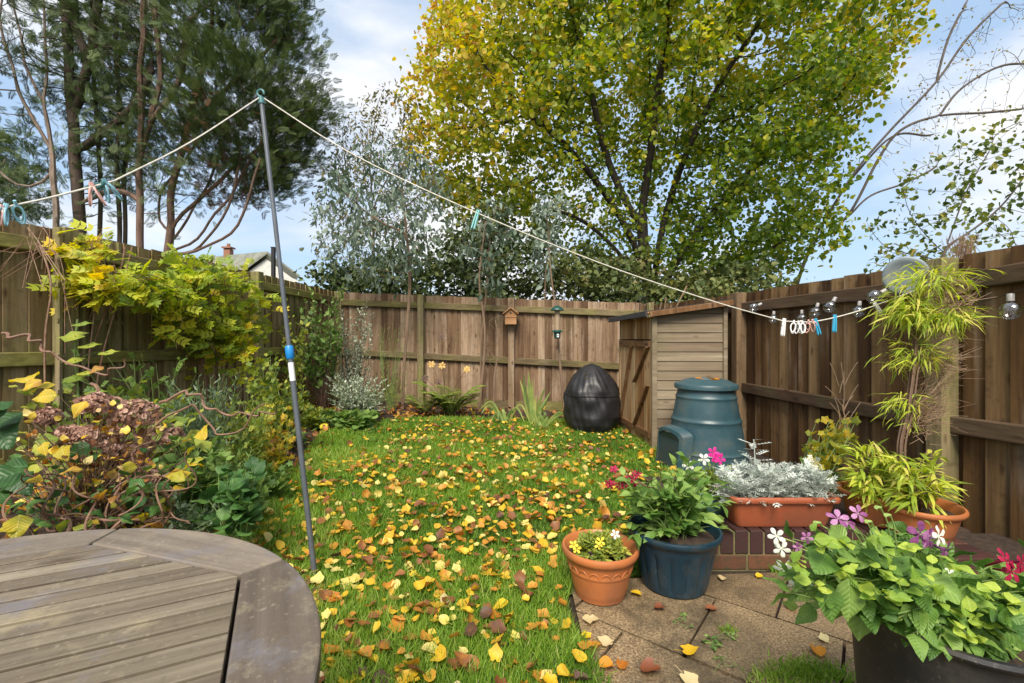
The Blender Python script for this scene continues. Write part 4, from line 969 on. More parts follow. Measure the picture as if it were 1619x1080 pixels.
# wire frame spike by the shed
th = thing('wire_frame', 'thin wire plant frame poking above the back fence left of the shed', 'plant frame', W(1018, 530, 6.9)); mb = MB()
for dx in (-14, -7, 0, 7, 13): tube(mb, smooth_path([W(1018, 469, 6.9), W(1018+dx*.7, 474, 6.9), W(1018+dx, 486, 6.9), W(1018+dx, 530, 6.9)], 10), .004, 4)
mb.build('wires', M['black_metal'], th)

# ------------------------------------------------------------------ pots
def pot_ring(th, c, prof, mat, soil_r, soil_z, name='pot', wob=None, sides=72):
    mb = MB(); lathe(mb, c, prof, sides, wob=wob); o = mb.build(name, mat, th, smooth=True)
    mb = MB(); n = 24; V = [(c[0], c[1], c[2]+soil_z+.01)]
    a_ = np.arange(n)*2*math.pi/n; V += [(c[0]+soil_r*math.cos(t), c[1]+soil_r*math.sin(t), c[2]+soil_z+random.uniform(-.006, .006)) for t in a_]
    mb.add(V, [(0, 1+i, 1+(i+1) % n) for i in range(n)]); mb.build('soil', M['soil'], th)
    return o
def round_pot(name, label, c, r0, r1, h, mat, rim=.03, th=None, wob=None, deco=False, sides=72):
    t = thing(name, label, 'flower pot', c)
    f = lambda z: r0+(r1-.012-r0)*(z/h)**.9
    prof = [(.001, .004), (r0*.9, .003), (r0, .006), (r0+.003, .02), (f(.03), .03)]
    zs = np.linspace(.04, h-rim-.01, 24)
    for z in zs:
        e = 0
        if deco and (abs(z-h*.58) < .004 or abs(z-h*.80) < .004): e = .003
        prof.append((f(z)+e, z))
    prof += [(f(h-rim)+.004, h-rim), (r1-.004, h-rim+.003), (r1, h-rim+.010), (r1+.001, h-.008), (r1-.003, h), (r1-.012, h+.001), (r1-.018, h-.006), (r1-.03, h-.05), (r1-.035, h-.07)]
    pot_ring(t, c, prof, mat, r1-.028, h-.045, wob=wob, sides=sides)
    return t
tp = (.39, 2.02, .02)
round_pot('flower_pot', 'small round orange terracotta pot on the grass edge beside the blue pot', tp, .108, .168, .215, M['terracotta'], rim=.032, deco=True)
TP = bpy.data.objects[-1] if False else None
pot_t = [o for o in bpy.data.objects if o.name.startswith('flower_pot')][0]
mb = MB()
for k in range(18):                      # swag relief round the band
    a0 = k*2*math.pi/18; P = []
    for s in np.linspace(0, 1, 9):
        aa = a0+s*2*math.pi/18*.92; z = .150-.022*abs(math.sin(s*math.pi))**1.5; z = .128+.024*math.sin(s*math.pi)**.6 if s not in (0, 1) else .128
        rr = .108+(.168-.012-.108)*(z/.215)**.9+.001; P.append((tp[0]+rr*math.cos(aa), tp[1]+rr*math.sin(aa), tp[2]+z))
    tube(mb, P, .0028, 5)
mb.build('relief', M['terracotta'], pot_t, smooth=True)
bp = (.745, 2.1, .022)
def flute(a_, z): return 1-.05+.05*np.where((z > .215) | (z < .03), 1.0, 1-(1-np.abs(np.sin(a_*8))**.6)*np.clip((.2-z)/.03, 0, 1))
pot_b = round_pot('flower_pot', 'large dark blue fluted plastic pot with red flowering leafy plant', bp, .142, .208, .262, M['blue_pot'], rim=.028, wob=flute, sides=192)
qp = (1.13, 2.58, .11)
pot_q = round_pot('flower_pot', 'small turquoise pot behind the blue pot left of the long trough', qp, .085, .125, .19, M['turq_pot'], rim=.02)
kp = (1.055, 1.09, .022)
pot_k = round_pot('flower_pot', 'big black plastic tub of tobacco plants in the right foreground', kp, .165, .215, .485, M['black_pot'], rim=.02)
b1 = (1.37*1.32-.0, 2.36, .205)
b1 = tuple(W(1383, 800, 2.36)[:2])+(.205,); pot_1 = round_pot('flower_pot', 'terracotta bowl of bamboo on the brick wall, the one next to the trough', b1, .11, .165, .16, M['terracotta'], rim=.025)
b2 = tuple(W(1452, 830, 2.20)[:2])+(.206,); pot_2 = round_pot('flower_pot', 'terracotta bowl of bamboo at the corner of the brick wall, nearest the right fence', b2, .12, .175, .15, M['terracotta'], rim=.025)
def trough():
    x0, x1, y0, y1, z0, z1 = 1.085, 1.625, 2.235, 2.45, .204, .365
    t = thing('planter_trough', 'long terracotta trough of silvery dusty miller on the brick wall', 'planter', ((x0+x1)/2, (y0+y1)/2, z0))
    def ring(ins, z, r=.03, n=6):
        a, b, c_, d = x0+ins, x1-ins, y0+ins, y1-ins; P = []
        for (cx, cy, s) in ((b-r, d-r, 0), (a+r, d-r, 1), (a+r, c_+r, 2), (b-r, c_+r, 3)):
            for i in range(n): t_ = (s+i/(n-1))*math.pi/2; P.append((cx+r*math.cos(t_), cy+r*math.sin(t_), z))
        return P
    rows = [ring(.05, z0), ring(.042, z0+.004), ring(.036, z0+.02), ring(.018, z1-.045), ring(.014, z1-.03), ring(.0, z1-.028), ring(-.003, z1-.02), ring(-.003, z1-.006), ring(.002, z1), ring(.012, z1), ring(.018, z1-.006), ring(.03, z1-.06)]
    mb = MB(); k = len(rows[0]); V = [p for r_ in rows for p in r_]; Fs = [tuple(range(k))[::-1]]
    for i in range(len(rows)-1):
        for j in range(k): Fs.append((i*k+j, i*k+(j+1) % k, (i+1)*k+(j+1) % k, (i+1)*k+j))
    mb.add(V, Fs); mb.build('trough', M['terracotta_dark'], t, smooth=True)
    mb = MB(); box(mb, ((x0+x1)/2, (y0+y1)/2, z1-.045), (x1-x0-.05, y1-y0-.05, .02)); mb.build('soil', M['soil'], t, bevel=.01)
    return (x0, x1, y0, y1, z1)
TR = trough()

# ================================================================== PLANTS
def stems_plant(name, label, cat, base, tips, leaf, leafmat, stemmat, size=.05, per=14, r=.004, t0=.25, up=.5, spread=.6, droop=.3, roll=.4, vrange=(0, 1), group=None, bend=.25, th=None, jit=.0, parts=True, sides=5, sizevar=.35, normal=None, whorl=False, stemname='stems', flname='foliage', curl=0.0):
    base = np.asarray(base, float); tips = np.asarray(tips, float)
    if th is None: th = thing(name, label, cat, base, group)
    sm, fm = MB(), MB(); P_, D_, S_, V_ = [], [], [], []
    for tp_ in tips:
        b0 = base+np.array((*RNG.normal(0, .02+bend*.06, 2), 0)); d = tp_-b0; L_ = np.linalg.norm(d)
        mid = b0+d*.5+np.array((0, 0, bend*L_*.35))+RNG.normal(0, .06*L_+.001, 3)*(.5+curl)
        pth = smooth_path([b0, mid, tp_], 12)
        if curl: pth[1:-1] += RNG.normal(0, curl*L_*.05, (len(pth)-2, 3))
        tube(sm, pth, np.linspace(r, r*.45, len(pth)), sides, cap=False)
        n = per; tt = np.sort(U(t0, 1.0, n)); tt[-1] = 1.0
        q = np.stack([np.interp(tt*(len(pth)-1), np.arange(len(pth)), pth[:, i]) for i in range(3)], -1)
        tan = nrm(np.stack([np.interp(tt*(len(pth)-1), np.arange(len(pth)), np.gradient(pth[:, i])) for i in range(3)], -1))
        az = np.arange(n)*2.4+U(0, 6); side = np.stack([np.cos(az), np.sin(az), 0*az], -1)
        dd = nrm(side*spread+tan*(1-spread*.6)+np.array((0, 0, up-droop))*.6+RNG.normal(0, .15, (n, 3)))
        P_.append(q+RNG.normal(0, jit, q.shape)); D_.append(dd); S_.append(size*U(1-sizevar, 1+sizevar, n)*(1-.35*tt**3)); V_.append(U(*vrange, n))
    P_, D_, S_, V_ = map(np.concatenate, (P_, D_, S_, V_))
    fm.inst(leaf[0], leaf[1], frames(D_, roll=roll, up=normal)*S_[:, None, None], P_, V_)
    sm.build(stemname, stemmat, th, smooth=True); fm.build(flname, leafmat, th, smooth=2)
    return th
def dome(c, rx, ry, rz, n, lo=0.1):
    """points over a dome above c"""
    a_ = U(0, 2*math.pi, n); h = U(lo, 1, n); rr = np.sqrt(np.clip(1-(h*.9)**2, 0, 1))*np.sqrt(U(.25, 1, n))
    return np.stack([c[0]+rx*rr*np.cos(a_), c[1]+ry*rr*np.sin(a_), c[2]+rz*h*U(.75, 1.05, n)], -1)
def flower(name, label, c, n=5, r=.02, mat=None, face=(0, -1, .4), th=None, tubeL=.0, part='petals', group=None):
    """one flower: n petals round a centre, facing face"""
    own = th is None
    if own: th = thing(name, label, 'flower', c, group)
    f = nrm(np.array(face, float)); u = nrm(np.cross(f, (0, 0, 1.0))) if abs(f[2]) < .95 else np.array((1., 0, 0)); v = np.cross(f, u)
    mb = MB(); T = PET if n < 8 else T_leaf(.2, .1, .15)
    A = np.arange(n)*2*math.pi/n+U(0, 1); d = np.cos(A)[:, None]*u+np.sin(A)[:, None]*v+f*.25
    mb.inst(T[0], T[1], frames(d, up=f, roll=.12)*r, np.tile(np.asarray(c, float), (n, 1))+d*r*.05, U(.2, 1, n))
    if tubeL: tube(mb, [np.array(c)-f*tubeL+np.array((0, 0, -tubeL*.2)), np.array(c)], [.002, .004], 6, .2)
    mb.build(part, mat, th, smooth=2)

BIG = T_big(); BIGW = T_big(.44, .3, .1, .05); PET = T_big(.27, .22, .05, .04, .15, 7, .58, 1, 1)
OV, OVN, HEX, SIM = T_leaf(.3), T_leaf(.18), T_hex(), T_simple(.28)
HEART = T_leaf(.46, .1, .18); NARROW = T_simple(.10, .2); LOB = T_lobed(); PIN = T_pinnate(); 
soilz = lambda x, y: float(gz(x, y))
def at_ground(px, D): x = (px-809.5)/F*D; return np.array((x, D, soilz(x, D)))
def tips_px(boxpx, D0, D1, n): 
    x0, y0, x1, y1 = boxpx; return np.array([W(random.uniform(x0, x1), random.uniform(y0, y1), random.uniform(D0, D1)) for _ in range(n)])

# yellow climber over the left fence
def climber():
    th = thing('climbing_shrub', 'bright yellow green climber with feathery leaves spilling over the left fence', 'climber', at_ground(330, 4.7))
    base = at_ground(330, 4.7); sm, fm = MB(), MB(); Ps, Ds, Ss, Vs = [], [], [], []
    poly = [(205, 440), (225, 425), (300, 425), (330, 400), (395, 420), (425, 470), (420, 540), (400, 590), (360, 600), (330, 575), (280, 545), (240, 520), (200, 500)]
    def dep(px): return np.interp(px, [80, 130, 230, 330, 400, 440], [3.35, 3.5, 4.0, 4.6, 5.2, 5.5])
    tips = []
    while len(tips) < 165:
        x, y = random.uniform(180, 430), random.uniform(395, 580)
        if inpoly(np.array([x]), np.array([y]), poly)[0] and math.sin(x*.06+y*.02)+math.sin(y*.07-x*.025) > -.75: tips.append((x, y, dep(x)-random.uniform(.05, .55)))
    for k in range(34): tips.append((random.uniform(100, 230), random.uniform(400, 480)+random.uniform(-20, 30), dep(160)-random.uniform(.05, .4)))
    for k in range(9): x = random.uniform(110, 170); tips.append((x, random.uniform(352, 400), dep(x)-random.uniform(.0, .2)))
    for k in range(40): tips.append((random.uniform(190, 420), random.uniform(540, 610), 4.6))
    for k in range(14): tips.append((random.uniform(400, 440), random.uniform(440, 560), 5.1))
    for k in range(14): tips.append((random.uniform(240, 330), random.uniform(405, 440), dep(290)-.15))
    for (px, py, D) in tips:
        tip = W(px, py, D); hub = W(330+random.uniform(-60, 40), 520, 4.6) if px > 200 else W(150+random.uniform(-30, 60), 500, 3.65)
        b0 = hub*.55+tip*.45 if px > 200 else hub*.6+tip*.4
        mid = (b0+tip)/2+np.array((0, -.05, .10)); pth = smooth_path([b0, mid, tip], 8); tube(sm, pth, np.linspace(.005, .002, len(pth)), 4, cap=False)
        n = random.randint(5, 8); tt = np.linspace(.3, 1, n); q = np.stack([np.interp(tt*(len(pth)-1), np.arange(len(pth)), pth[:, i]) for i in range(3)], -1)
        d = np.stack([U(-1, 1, n), U(-.9, .1, n), U(-.35, .35, n)], -1); Ps.append(q+RNG.normal(0, .025, q.shape)); Ds.append(d); Ss.append(U(.08, .19, n))
        Vs.append(np.clip(U(.15, .65, n)+(.35 if random.random() < .2 else 0)+(.25 if px < 200 else 0), 0, 1))
    for k in range(7):
        h = W(330+random.uniform(-70, 60), 500, 4.6); tube(sm, smooth_path([base+RNG.normal(0, .05, 3)*np.array((1, 1, 0)), (base+h)/2+RNG.normal(0, .08, 3), h], 12), .008, 5, cap=False)
    b2 = at_ground(140, 3.65)
    for k in range(5):
        h = W(150+random.uniform(-40, 50), 440, 3.6); tube(sm, smooth_path([b2, (b2+h)/2+RNG.normal(0, .06, 3), h, h+np.array((random.uniform(-.1, .1), 0, .25))], 14), .006, 5, cap=False)
    P, D, S, V = map(np.concatenate, (Ps, Ds, Ss, Vs))
    fm.inst(PIN[0], PIN[1], frames(D, up=(0, -.6, .8), roll=.7)*S[:, None, None], P, V)
    sm.build('stems', M['red_stem'], th, smooth=True); fm.build('foliage', M['climber_leaf'], th)
climber()
# bare reddish vine stems at the left post
th = thing('bare_vine', 'tangle of bare reddish vine stems hanging on the left fence at the picture edge', 'vine', at_ground(60, 3.2)); mb = MB()
for k in range(11):
    x = random.choice([0, 10, 30, 60, 80, 85]); P = [W(x+random.uniform(-40, 30), random.uniform(390, 470), 3.05)]
    P += [W(random.uniform(30, 95), random.uniform(345, 400), 3.12), W(random.uniform(60, 110), random.uniform(400, 470), 3.12), W(random.uniform(70, 120), random.uniform(460, 560), 3.15)]
    tube(mb, smooth_path(P[:random.randint(2, 4)], 18)+RNG.normal(0, .006, (1, 3)), .0022, 4, cap=False)
tube(mb, smooth_path([at_ground(75, 3.15), W(70, 550, 3.12), W(80, 450, 3.12), W(60, 380, 3.12)], 20), .006, 5)
mb.build('stems', M['red_stem'], th, smooth=True)
# bean-like plant with round leaves
th = thing('leafy_climber', 'upright stem with large rounded pale green leaves against the left fence', 'plant', at_ground(122, 2.9)); mb, fm, yl = MB(), MB(), MB()
b0 = at_ground(122, 2.9); tube(mb, smooth_path([b0, W(124, 640, 2.9), W(118, 560, 2.9), W(122, 505, 2.9)], 20), .006, 6)
for (px, py, s, az, v) in ((128, 512, .11, 0, .5), (118, 531, .15, 3.4, .7), (140, 546, .12, .2, .6), (118, 570, .12, 3.2, .8), (135, 589, .10, 0.2, .9), (170, 557, .11, .2, .8), (120, 598, .12, 3, .4), (150, 620, .12, 0, .5)):
    p = W(px, py, 2.85); s0 = W(120, py+12, 2.9); tube(mb, [s0, (s0+p)/2+np.array((0, 0, .02)), p], .0025, 4, cap=False)
    d = np.array([[math.cos(az), -.55, -.15]]); fm.inst(T_lobed(5, .25)[0], T_lobed(5, .25)[1], frames(d, up=(0, -.3, 1), roll=.1)*s, p[None]-nrm(d)*s*.4, v)
mb.build('stems', M['green_stem'], th, smooth=True); fm.build('foliage', M['silver_leaf'] if False else M['yg_leaf'], th)

# corkscrew hazel with big leaves
def hazel():
    base = at_ground(150, 2.15); th = thing('corkscrew_hazel', 'twisted corkscrew hazel with curling bare stems and a few big leaves behind the table', 'shrub', base)
    sm = MB(); ends = []
    for k in range(46):
        L_ = random.uniform(.45, .95); a_ = random.uniform(0, 2*math.pi); el = random.uniform(.15, 1.3); d = np.array((math.cos(a_)*math.cos(el), .55*math.sin(a_)*math.cos(el), math.sin(el)))
        p = base+np.array((random.gauss(0, .12), random.gauss(0, .08), 0)); P = [p]; n = int(L_/.03); fr = random.uniform(.7, 1.2); ph = random.uniform(0, 6)
        u = nrm(np.cross(d, (0.2, .1, 1))); v = np.cross(d, u)
        for i in range(n):
            w_ = 1.3*math.sin(i*fr*.75+ph); w2 = 1.1*math.cos(i*fr*.6+ph*2)
            dd = nrm(d+u*w_+v*w2); p = p+dd*.032; p[2] = max(p[2], .06); P.append(p)
        if p[2] > 1.02: P = P[:-6]
        P = np.array(P); P[1:-1] = .5*P[1:-1]+.25*(P[:-2]+P[2:]); Q = smooth_path(P, len(P)*2); r0 = random.uniform(.004, .012); tube(sm, Q, np.linspace(r0, .003, len(Q)), 6, cap=False); ends += [P[-1], P[len(P)*2//3], P[len(P)//2]]
    for (pxs) in ([(140, 610), (190, 640), (220, 690), (300, 640), (350, 690), (420, 640)], [(0, 530), (50, 535), (80, 560), (160, 590), (200, 570)], [(250, 640), (300, 620), (340, 650), (400, 655), (440, 650)]):
        P = np.array([W(x, y, 2.5) for x, y in pxs]); Q = smooth_path(P, 50); Q += .012*np.stack([np.sin(np.arange(len(Q))*.9), np.cos(np.arange(len(Q))*.7), np.sin(np.arange(len(Q))*.8+1)], -1)*1.0; tube(sm, Q, np.linspace(.009, .004, len(Q)), 6, cap=False)
    sm.build('stems', M['twig_pale'], th, smooth=True)
    spec = [(45, 600, .16, .5), (25, 640, .14, .2), (60, 620, .12, .6), (0, 690, .20, 0), (15, 760, .20, 0), (5, 745, .17, .1), (10, 820, .13, .35), (125, 640, .10, .7), (110, 715, .11, .5), (165, 575, .08, .9), (290, 745, .13, .45), (275, 770, .12, .3), (245, 785, .11, .15), (285, 735, .12, .6), (130, 710, .12, .1),
            (170, 740, .10, .0), (320, 685, .12, .65), (365, 800, .10, 0), (160, 665, .09, .6), (60, 705, .09, .55), (215, 760, .1, .5), (255, 720, .09, .4), (30, 590, .10, .8), (190, 800, .07, .6)]
    fm, gm = MB(), MB(); T = T_big(.42, .35, .14, .07, .12, 11, .38)
    for (px, py, s, v) in spec:
        D = random.uniform(1.75, 2.1) if px < 80 else random.uniform(1.9, 2.35); p = W(px, py, D)
        for q in range(2 if s > .12 else 1):
            d = np.array([[random.uniform(-1, 1), -.6, random.uniform(-.6, .3)]]); (gm if v < .3 else fm).inst(T[0], T[1], frames(d, up=(0, -.7, .7), roll=.35)*s*random.uniform(.55, .85), (p+RNG.normal(0, .03, 3))[None]-nrm(d)*s*.3, v)
    for p in ends:
        if random.random() < .8: d = RNG.normal(0, 1, (1, 3)); (gm if random.random() < .4 else fm).inst(T[0], T[1], frames(d, roll=.4)*random.uniform(.04, .08), p[None], random.random())
    fm.build('autumn_leaves', M['yellow_leaf'], th, smooth=2); gm.build('green_leaves', M['dark_leaf'], th, smooth=2)
hazel()
# hydrangea with dried heads
def hydrangea():
    base = at_ground(215, 2.75); th = thing('hydrangea', 'hydrangea with dried brown pink flower heads in the left bed', 'shrub', base)
    heads = [(213, 657, .105), (257, 693, .095), (150, 640, .09), (205, 718, .10), (185, 690, .08), (235, 755, .085), (110, 690, .09), (185, 755, .08), (140, 690, .08), (215, 735, .08), (75, 660, .07), (160, 715, .08)]
    sm = MB()
    for i, (px, py, r) in enumerate(heads):
        r *= 1.0 if i < 2 else .78
        D = 2.55+.15*math.sin(i*2.1); c = W(px, py, D); tube(sm, smooth_path([base+RNG.normal(0, .05, 3)*np.array((1, 1, 0)), (base+c)/2+RNG.normal(0, .05, 3), c-np.array((0, 0, r*.4))], 12), .005, 5, cap=False)
        n = 190; a_ = np.arange(n); ph = a_*2.39996; zc = 1-2*(a_+.5)/n*.8; rr = np.sqrt(1-zc**2); N = np.stack([rr*np.cos(ph), rr*np.sin(ph), zc], -1)
        P = c+N*r*np.array((1.05, 1.05, .78))*U(.85, 1.03, n)[:, None]; d = np.cross(N, RNG.normal(0, 1, (n, 3))); mb = MB()
        for k in range(2):
            mb.inst(T_hex(.45)[0], T_hex(.45)[1], frames(d+N*.35, up=N, roll=.5)*(.026*U(.7, 1.3, n))[:, None, None], P, U(0, 1, n)); d = np.cross(N, d)
        mb.build('flower_head', M['hyd_head'], th)
    sm.build('stems', M['twig'], th, smooth=True)
    fm = MB(); n = 90; P = np.array([W(random.uniform(60, 330), random.uniform(650, 800), random.uniform(2.45, 3.0)) for _ in range(n)]); d = np.stack([U(-1, 1, n), U(-1, .3, n), U(-.7, .2, n)], -1)
    fm.inst(BIGW[0], BIGW[1], frames(d, up=(0, -.3, 1), roll=.4)*(U(.05, .11, n))[:, None, None], P, U(0, 1, n)); fm.build('foliage', M['hazel_mix'] if 'hazel_mix' in M else M['yg_leaf'], th, smooth=2)
hydrangea()
def shrub(name, label, px, D, boxpx, dr, n, leaf, lm, size, per, stem='twig', cat='shrub', **k):
    k.setdefault('r', .003)
    return stems_plant(name, label, cat, at_ground(px, D), tips_px(boxpx, D-dr, D+dr, n), leaf, M[lm], M[stem], size, per, **k)
shrub('leafy_plant', 'low dark green round leaved plant at the lawn edge behind the table', 370, 2.15, (310, 740, 410, 830), .2, 44, T_big(.46, .25, .1, .06), 'dark_leaf', .085, 4, 'green_stem', cat='plant', t0=.6, up=.4)
shrub('leafy_plant', 'small pale leaved ground plant between hazel and lawn edge', 310, 2.35, (230, 770, 360, 840), .25, 60, SIM, 'grey_leaf', .035, 12, 'green_stem', cat='plant', t0=.3)
shrub('euphorbia', 'soft blue green small leaved plant in front of the left fence middle', 325, 3.3, (260, 590, 385, 700), .3, 90, NARROW, 'grey_leaf', .06, 22, 'green_stem', cat='plant', t0=.3)
shrub('euphorbia', 'lower bushy green plant below the fence rail between hydrangea and yellow plants', 355, 2.9, (310, 700, 400, 770), .25, 60, NARROW, 'mid_leaf', .05, 22, 'green_stem', cat='plant', t0=.3)
shrub('leafy_plant', 'glossy mid green plant under the climber at the left fence foot', 250, 3.6, (60, 560, 310, 700), .3, 55, PIN, 'mid_leaf', .11, 5, 'green_stem', cat='plant', t0=.4)
shrub('geranium_plant', 'tall yellowing lobed leaf plant just left of the clothes prop', 415, 3.9, (380, 560, 455, 720), .25, 55, LOB, 'yg_leaf', .07, 10, 'green_stem', cat='plant', t0=.25)
shrub('geranium_plant', 'yellow orange lobed leaf plant low beside the prop collar', 430, 3.5, (395, 640, 470, 745), .3, 40, LOB, 'yellow_leaf', .06, 7, 'green_stem', cat='plant', t0=.3)
shrub('leafy_plant', 'fresh green ground plant spreading at the left lawn edge', 430, 3.0, (390, 725, 460, 775), .25, 40, LOB, 'mid_leaf', .05, 8, 'green_stem', cat='plant', t0=.3)
shrub('viburnum', 'leafy green upright shrub in front of the left end of the fence corner', 512, 6.4, (465, 455, 545, 560), .35, 60, OV, 'mid_leaf', .09, 14, 'twig', t0=.35)
shrub('yellow_shrub', 'yellow leaved tall slim shrub at the left fence corner', 470, 6.0, (445, 470, 490, 640), .3, 34, OV, 'yg_leaf', .08, 12, 'twig', t0=.3)
shrub('variegated_shrub', 'tall cream variegated shrub standing against the back fence corner', 560, 6.7, (535, 470, 590, 600), .3, 60, SIM, 'silver_leaf', .05, 34, 'twig', t0=.3, r=.005)
shrub('silver_shrub', 'rounded silvery white leaved shrub at the left end of the back fence', 568, 6.05, (512, 590, 618, 650), .35, 110, SIM, 'silver_leaf', .045, 30, 'green_stem', t0=.3)
shrub('bergenia', 'clump of large shiny green bergenia leaves at the far left lawn corner', 553, 5.35, (508, 655, 592, 690), .25, 75, T_big(.42, .2, .1, .05), 'mid_leaf', .17, 3, 'green_stem', cat='plant', t0=.85, up=.6)
shrub('leafy_plant', 'low yellow green foliage below the viburnum by the lawn', 490, 5.2, (460, 640, 530, 690), .3, 50, LOB, 'yg_leaf', .06, 10, 'green_stem', cat='plant', t0=.3)
shrub('leafy_plant', 'low mixed green growth at the foot of the left fence corner', 460, 4.6, (430, 680, 490, 730), .25, 44, SIM, 'mid_leaf', .05, 14, 'green_stem', cat='plant', t0=.2)
shrub('leafy_plant', 'ivy like green leaves creeping under the right end of the left bed', 400, 2.6, (340, 745, 420, 800), .2, 44, HEART, 'mid_leaf', .055, 6, 'green_stem', cat='plant', t0=.3)
shrub('horsetail', 'thin upright green stems in front of the back fence beside the eucalyptus', 618, 6.75, (595, 510, 650, 600), .12, 34, NARROW, 'yg_leaf', .05, 10, 'green_stem', cat='plant', t0=.2, bend=.02, spread=.25)
shrub('dry_plant', 'heap of rusty orange dead leaves at the foot of the eucalyptus', 640, 6.3, (622, 655, 655, 672), .15, 40, SIM, 'yellow_leaf', .07, 8, 'twig', cat='plant', t0=.3, vrange=(.85, 1))
shrub('leafy_plant', 'trailing greenery with yellow leaves between hydrangea heads and fence', 180, 3.1, (20, 600, 330, 720), .25, 70, T_lobed(5, .3), 'yg_leaf', .075, 5, 'twig', cat='plant', t0=.4)
shrub('leafy_plant', 'wide mixed leafy undergrowth right of the hydrangea', 300, 2.6, (240, 690, 360, 790), .25, 70, T_big(.42, .25), 'mid_leaf', .07, 5, 'green_stem', cat='plant', t0=.4)
shrub('leafy_plant', 'feathery pale green seedlings in the middle of the left bed', 380, 3.3, (340, 620, 430, 720), .3, 70, PIN, 'yg_leaf', .07, 7, 'green_stem', cat='plant', t0=.3)
shrub('leafy_plant', 'bright green leafy clump just behind the prop on the bed edge', 445, 4.2, (425, 600, 480, 690), .3, 50, OV, 'yg_leaf', .06, 12, 'green_stem', cat='plant', t0=.25)
shrub('leafy_plant', 'dead brown and yellow leaves caught in the middle of the hazel stems', 150, 2.35, (20, 640, 290, 800), .25, 110, T_big(.38, .3), 'litter', .05, 3, 'twig', cat='plant', t0=.5)
shrub('leafy_plant', 'dark leaves tucked under the corkscrew hazel stems', 120, 2.2, (0, 720, 260, 820), .2, 40, T_big(.4, .25), 'dark_leaf', .06, 3, 'twig', cat='plant', t0=.5)
# yellow daisy
t = thing('daisy', 'yellow flower with a dark centre at the far left lawn corner', 'flower', at_ground(512, 5.05)); c = W(512, 674, 5.05)
flower(None, None, c, 12, .05, M['petal_yellow'], (0, -.6, .8), th=t); mb = MB(); tube(mb, [at_ground(512, 5.05), c], .004, 5); mb.build('stem', M['green_stem'], t)
mb = MB(); lathe(mb, c-np.array((0, .006, -.002)), [(.016, 0), (.012, .012), (.001, .016)], 12); mb.build('centre', M['twig'], t)
# fern
def fern(name, label, px, D, n, L_, seed):
    base = at_ground(px, D)+np.array((0, 0, .03)); th = thing(name, label, 'fern', base); sm, fm = MB(), MB(); r = random.Random(seed)
    for k in range(n):
        a_ = 2*math.pi*k/n+r.uniform(-.2, .2); l = L_*r.uniform(.7, 1.1); hor = np.array((math.cos(a_), math.sin(a_)*.7, 0)); P = []
        lift = r.uniform(.5, .95)
        for i in range(16): t_ = i/15; P.append(base+hor*l*(t_*.75)+np.array((0, 0, l*lift*(t_*1.75-t_*t_*1.0))))
        P = np.array(P); tube(sm, P, np.linspace(.004, .001, 16), 4, cap=False); tan = nrm(np.gradient(P, axis=0)); sd_ = nrm(np.cross(tan, (0, 0, 1.0)))
        m = 26; tt = np.linspace(.12, 1, m); q = np.stack([np.interp(tt*15, np.arange(16), P[:, i]) for i in range(3)], -1); tn = np.stack([np.interp(tt*15, np.arange(16), tan[:, i]) for i in range(3)], -1); s_ = np.stack([np.interp(tt*15, np.arange(16), sd_[:, i]) for i in range(3)], -1)
        w_ = l*.22*np.sin(np.clip(tt*.9+.1, 0, 1)*math.pi)**.7
        for sgn in (-1, 1): d = s_*sgn+tn*.35+np.array((0, 0, -.15)); fm.inst(T_simple(.13, .1)[0], T_simple(.13, .1)[1], frames(d, roll=.08)*np.maximum(w_, .01)[:, None, None], q, U(.1, .9, m))
    sm.build('stalks', M['green_stem'], th); fm.build('fronds', M['fern'], th)
fern('fern', 'yellow green fern fanning out in front of the back fence', 712, 6.35, 24, .66, 1)
fern('fern', 'smaller fern left of the big one by the eucalyptus foot', 672, 6.4, 13, .42, 2)
# strap-leaved plants
def straps(name, label, px, D, specs, mat='iris'):
    base = at_ground(px, D); th = thing(name, label, 'plant', base); mb = MB()
    for (tx, ty, kx, ky, w_) in specs:
        b0 = base+np.array((random.uniform(-.06, .06), random.uniform(-.05, .05), .0)); t_ = W(tx, ty, D+random.uniform(-.1, .1)); k_ = W(kx, ky, D); P = smooth_path([b0, k_, t_], 14)
        tan = nrm(np.gradient(P, axis=0)); sd_ = nrm(np.cross(tan, (random.uniform(-.3, .3), 1, .2))); wd = w_*np.sin(np.linspace(.25, 1, len(P))*math.pi)**.6+.001
        V = np.concatenate([P-sd_*wd[:, None], P+np.array((0, -.3, 0))*w_, P+sd_*wd[:, None]]); n = len(P); i = np.arange(n-1)
        Q = np.concatenate([np.stack([i, i+1, n+i+1, n+i], -1), np.stack([n+i, n+i+1, 2*n+i+1, 2*n+i], -1)]); mb.add(V, Q, random.random())
    mb.build('leaves', M[mat], th, smooth=2)
straps('iris', 'upright sword leaved iris clump in front of the back fence by the tan post', 845, 6.1, [(828, 590, 832, 630, .02), (835, 588, 838, 620, .022), (842, 600, 842, 630, .02), (822, 600, 830, 630, .018), (832, 608, 840, 640, .02), (862, 612, 852, 640, .02), (870, 620, 856, 645, .02), (866, 632, 855, 650, .02), (848, 625, 846, 640, .018), (850, 650, 862, 655, .02), (826, 618, 835, 640, .016)])
straps('strap_leaf_plant', 'arching strap leaved plant low in front of the tan fence post', 800, 5.95, [(760, 655, 775, 642, .016), (758, 648, 778, 636, .014), (770, 662, 782, 645, .014), (830, 668, 815, 645, .014), (840, 672, 822, 640, .014), (795, 645, 796, 650, .018), (788, 665, 790, 650, .014), (815, 668, 808, 650, .016), (775, 672, 784, 655, .015)])
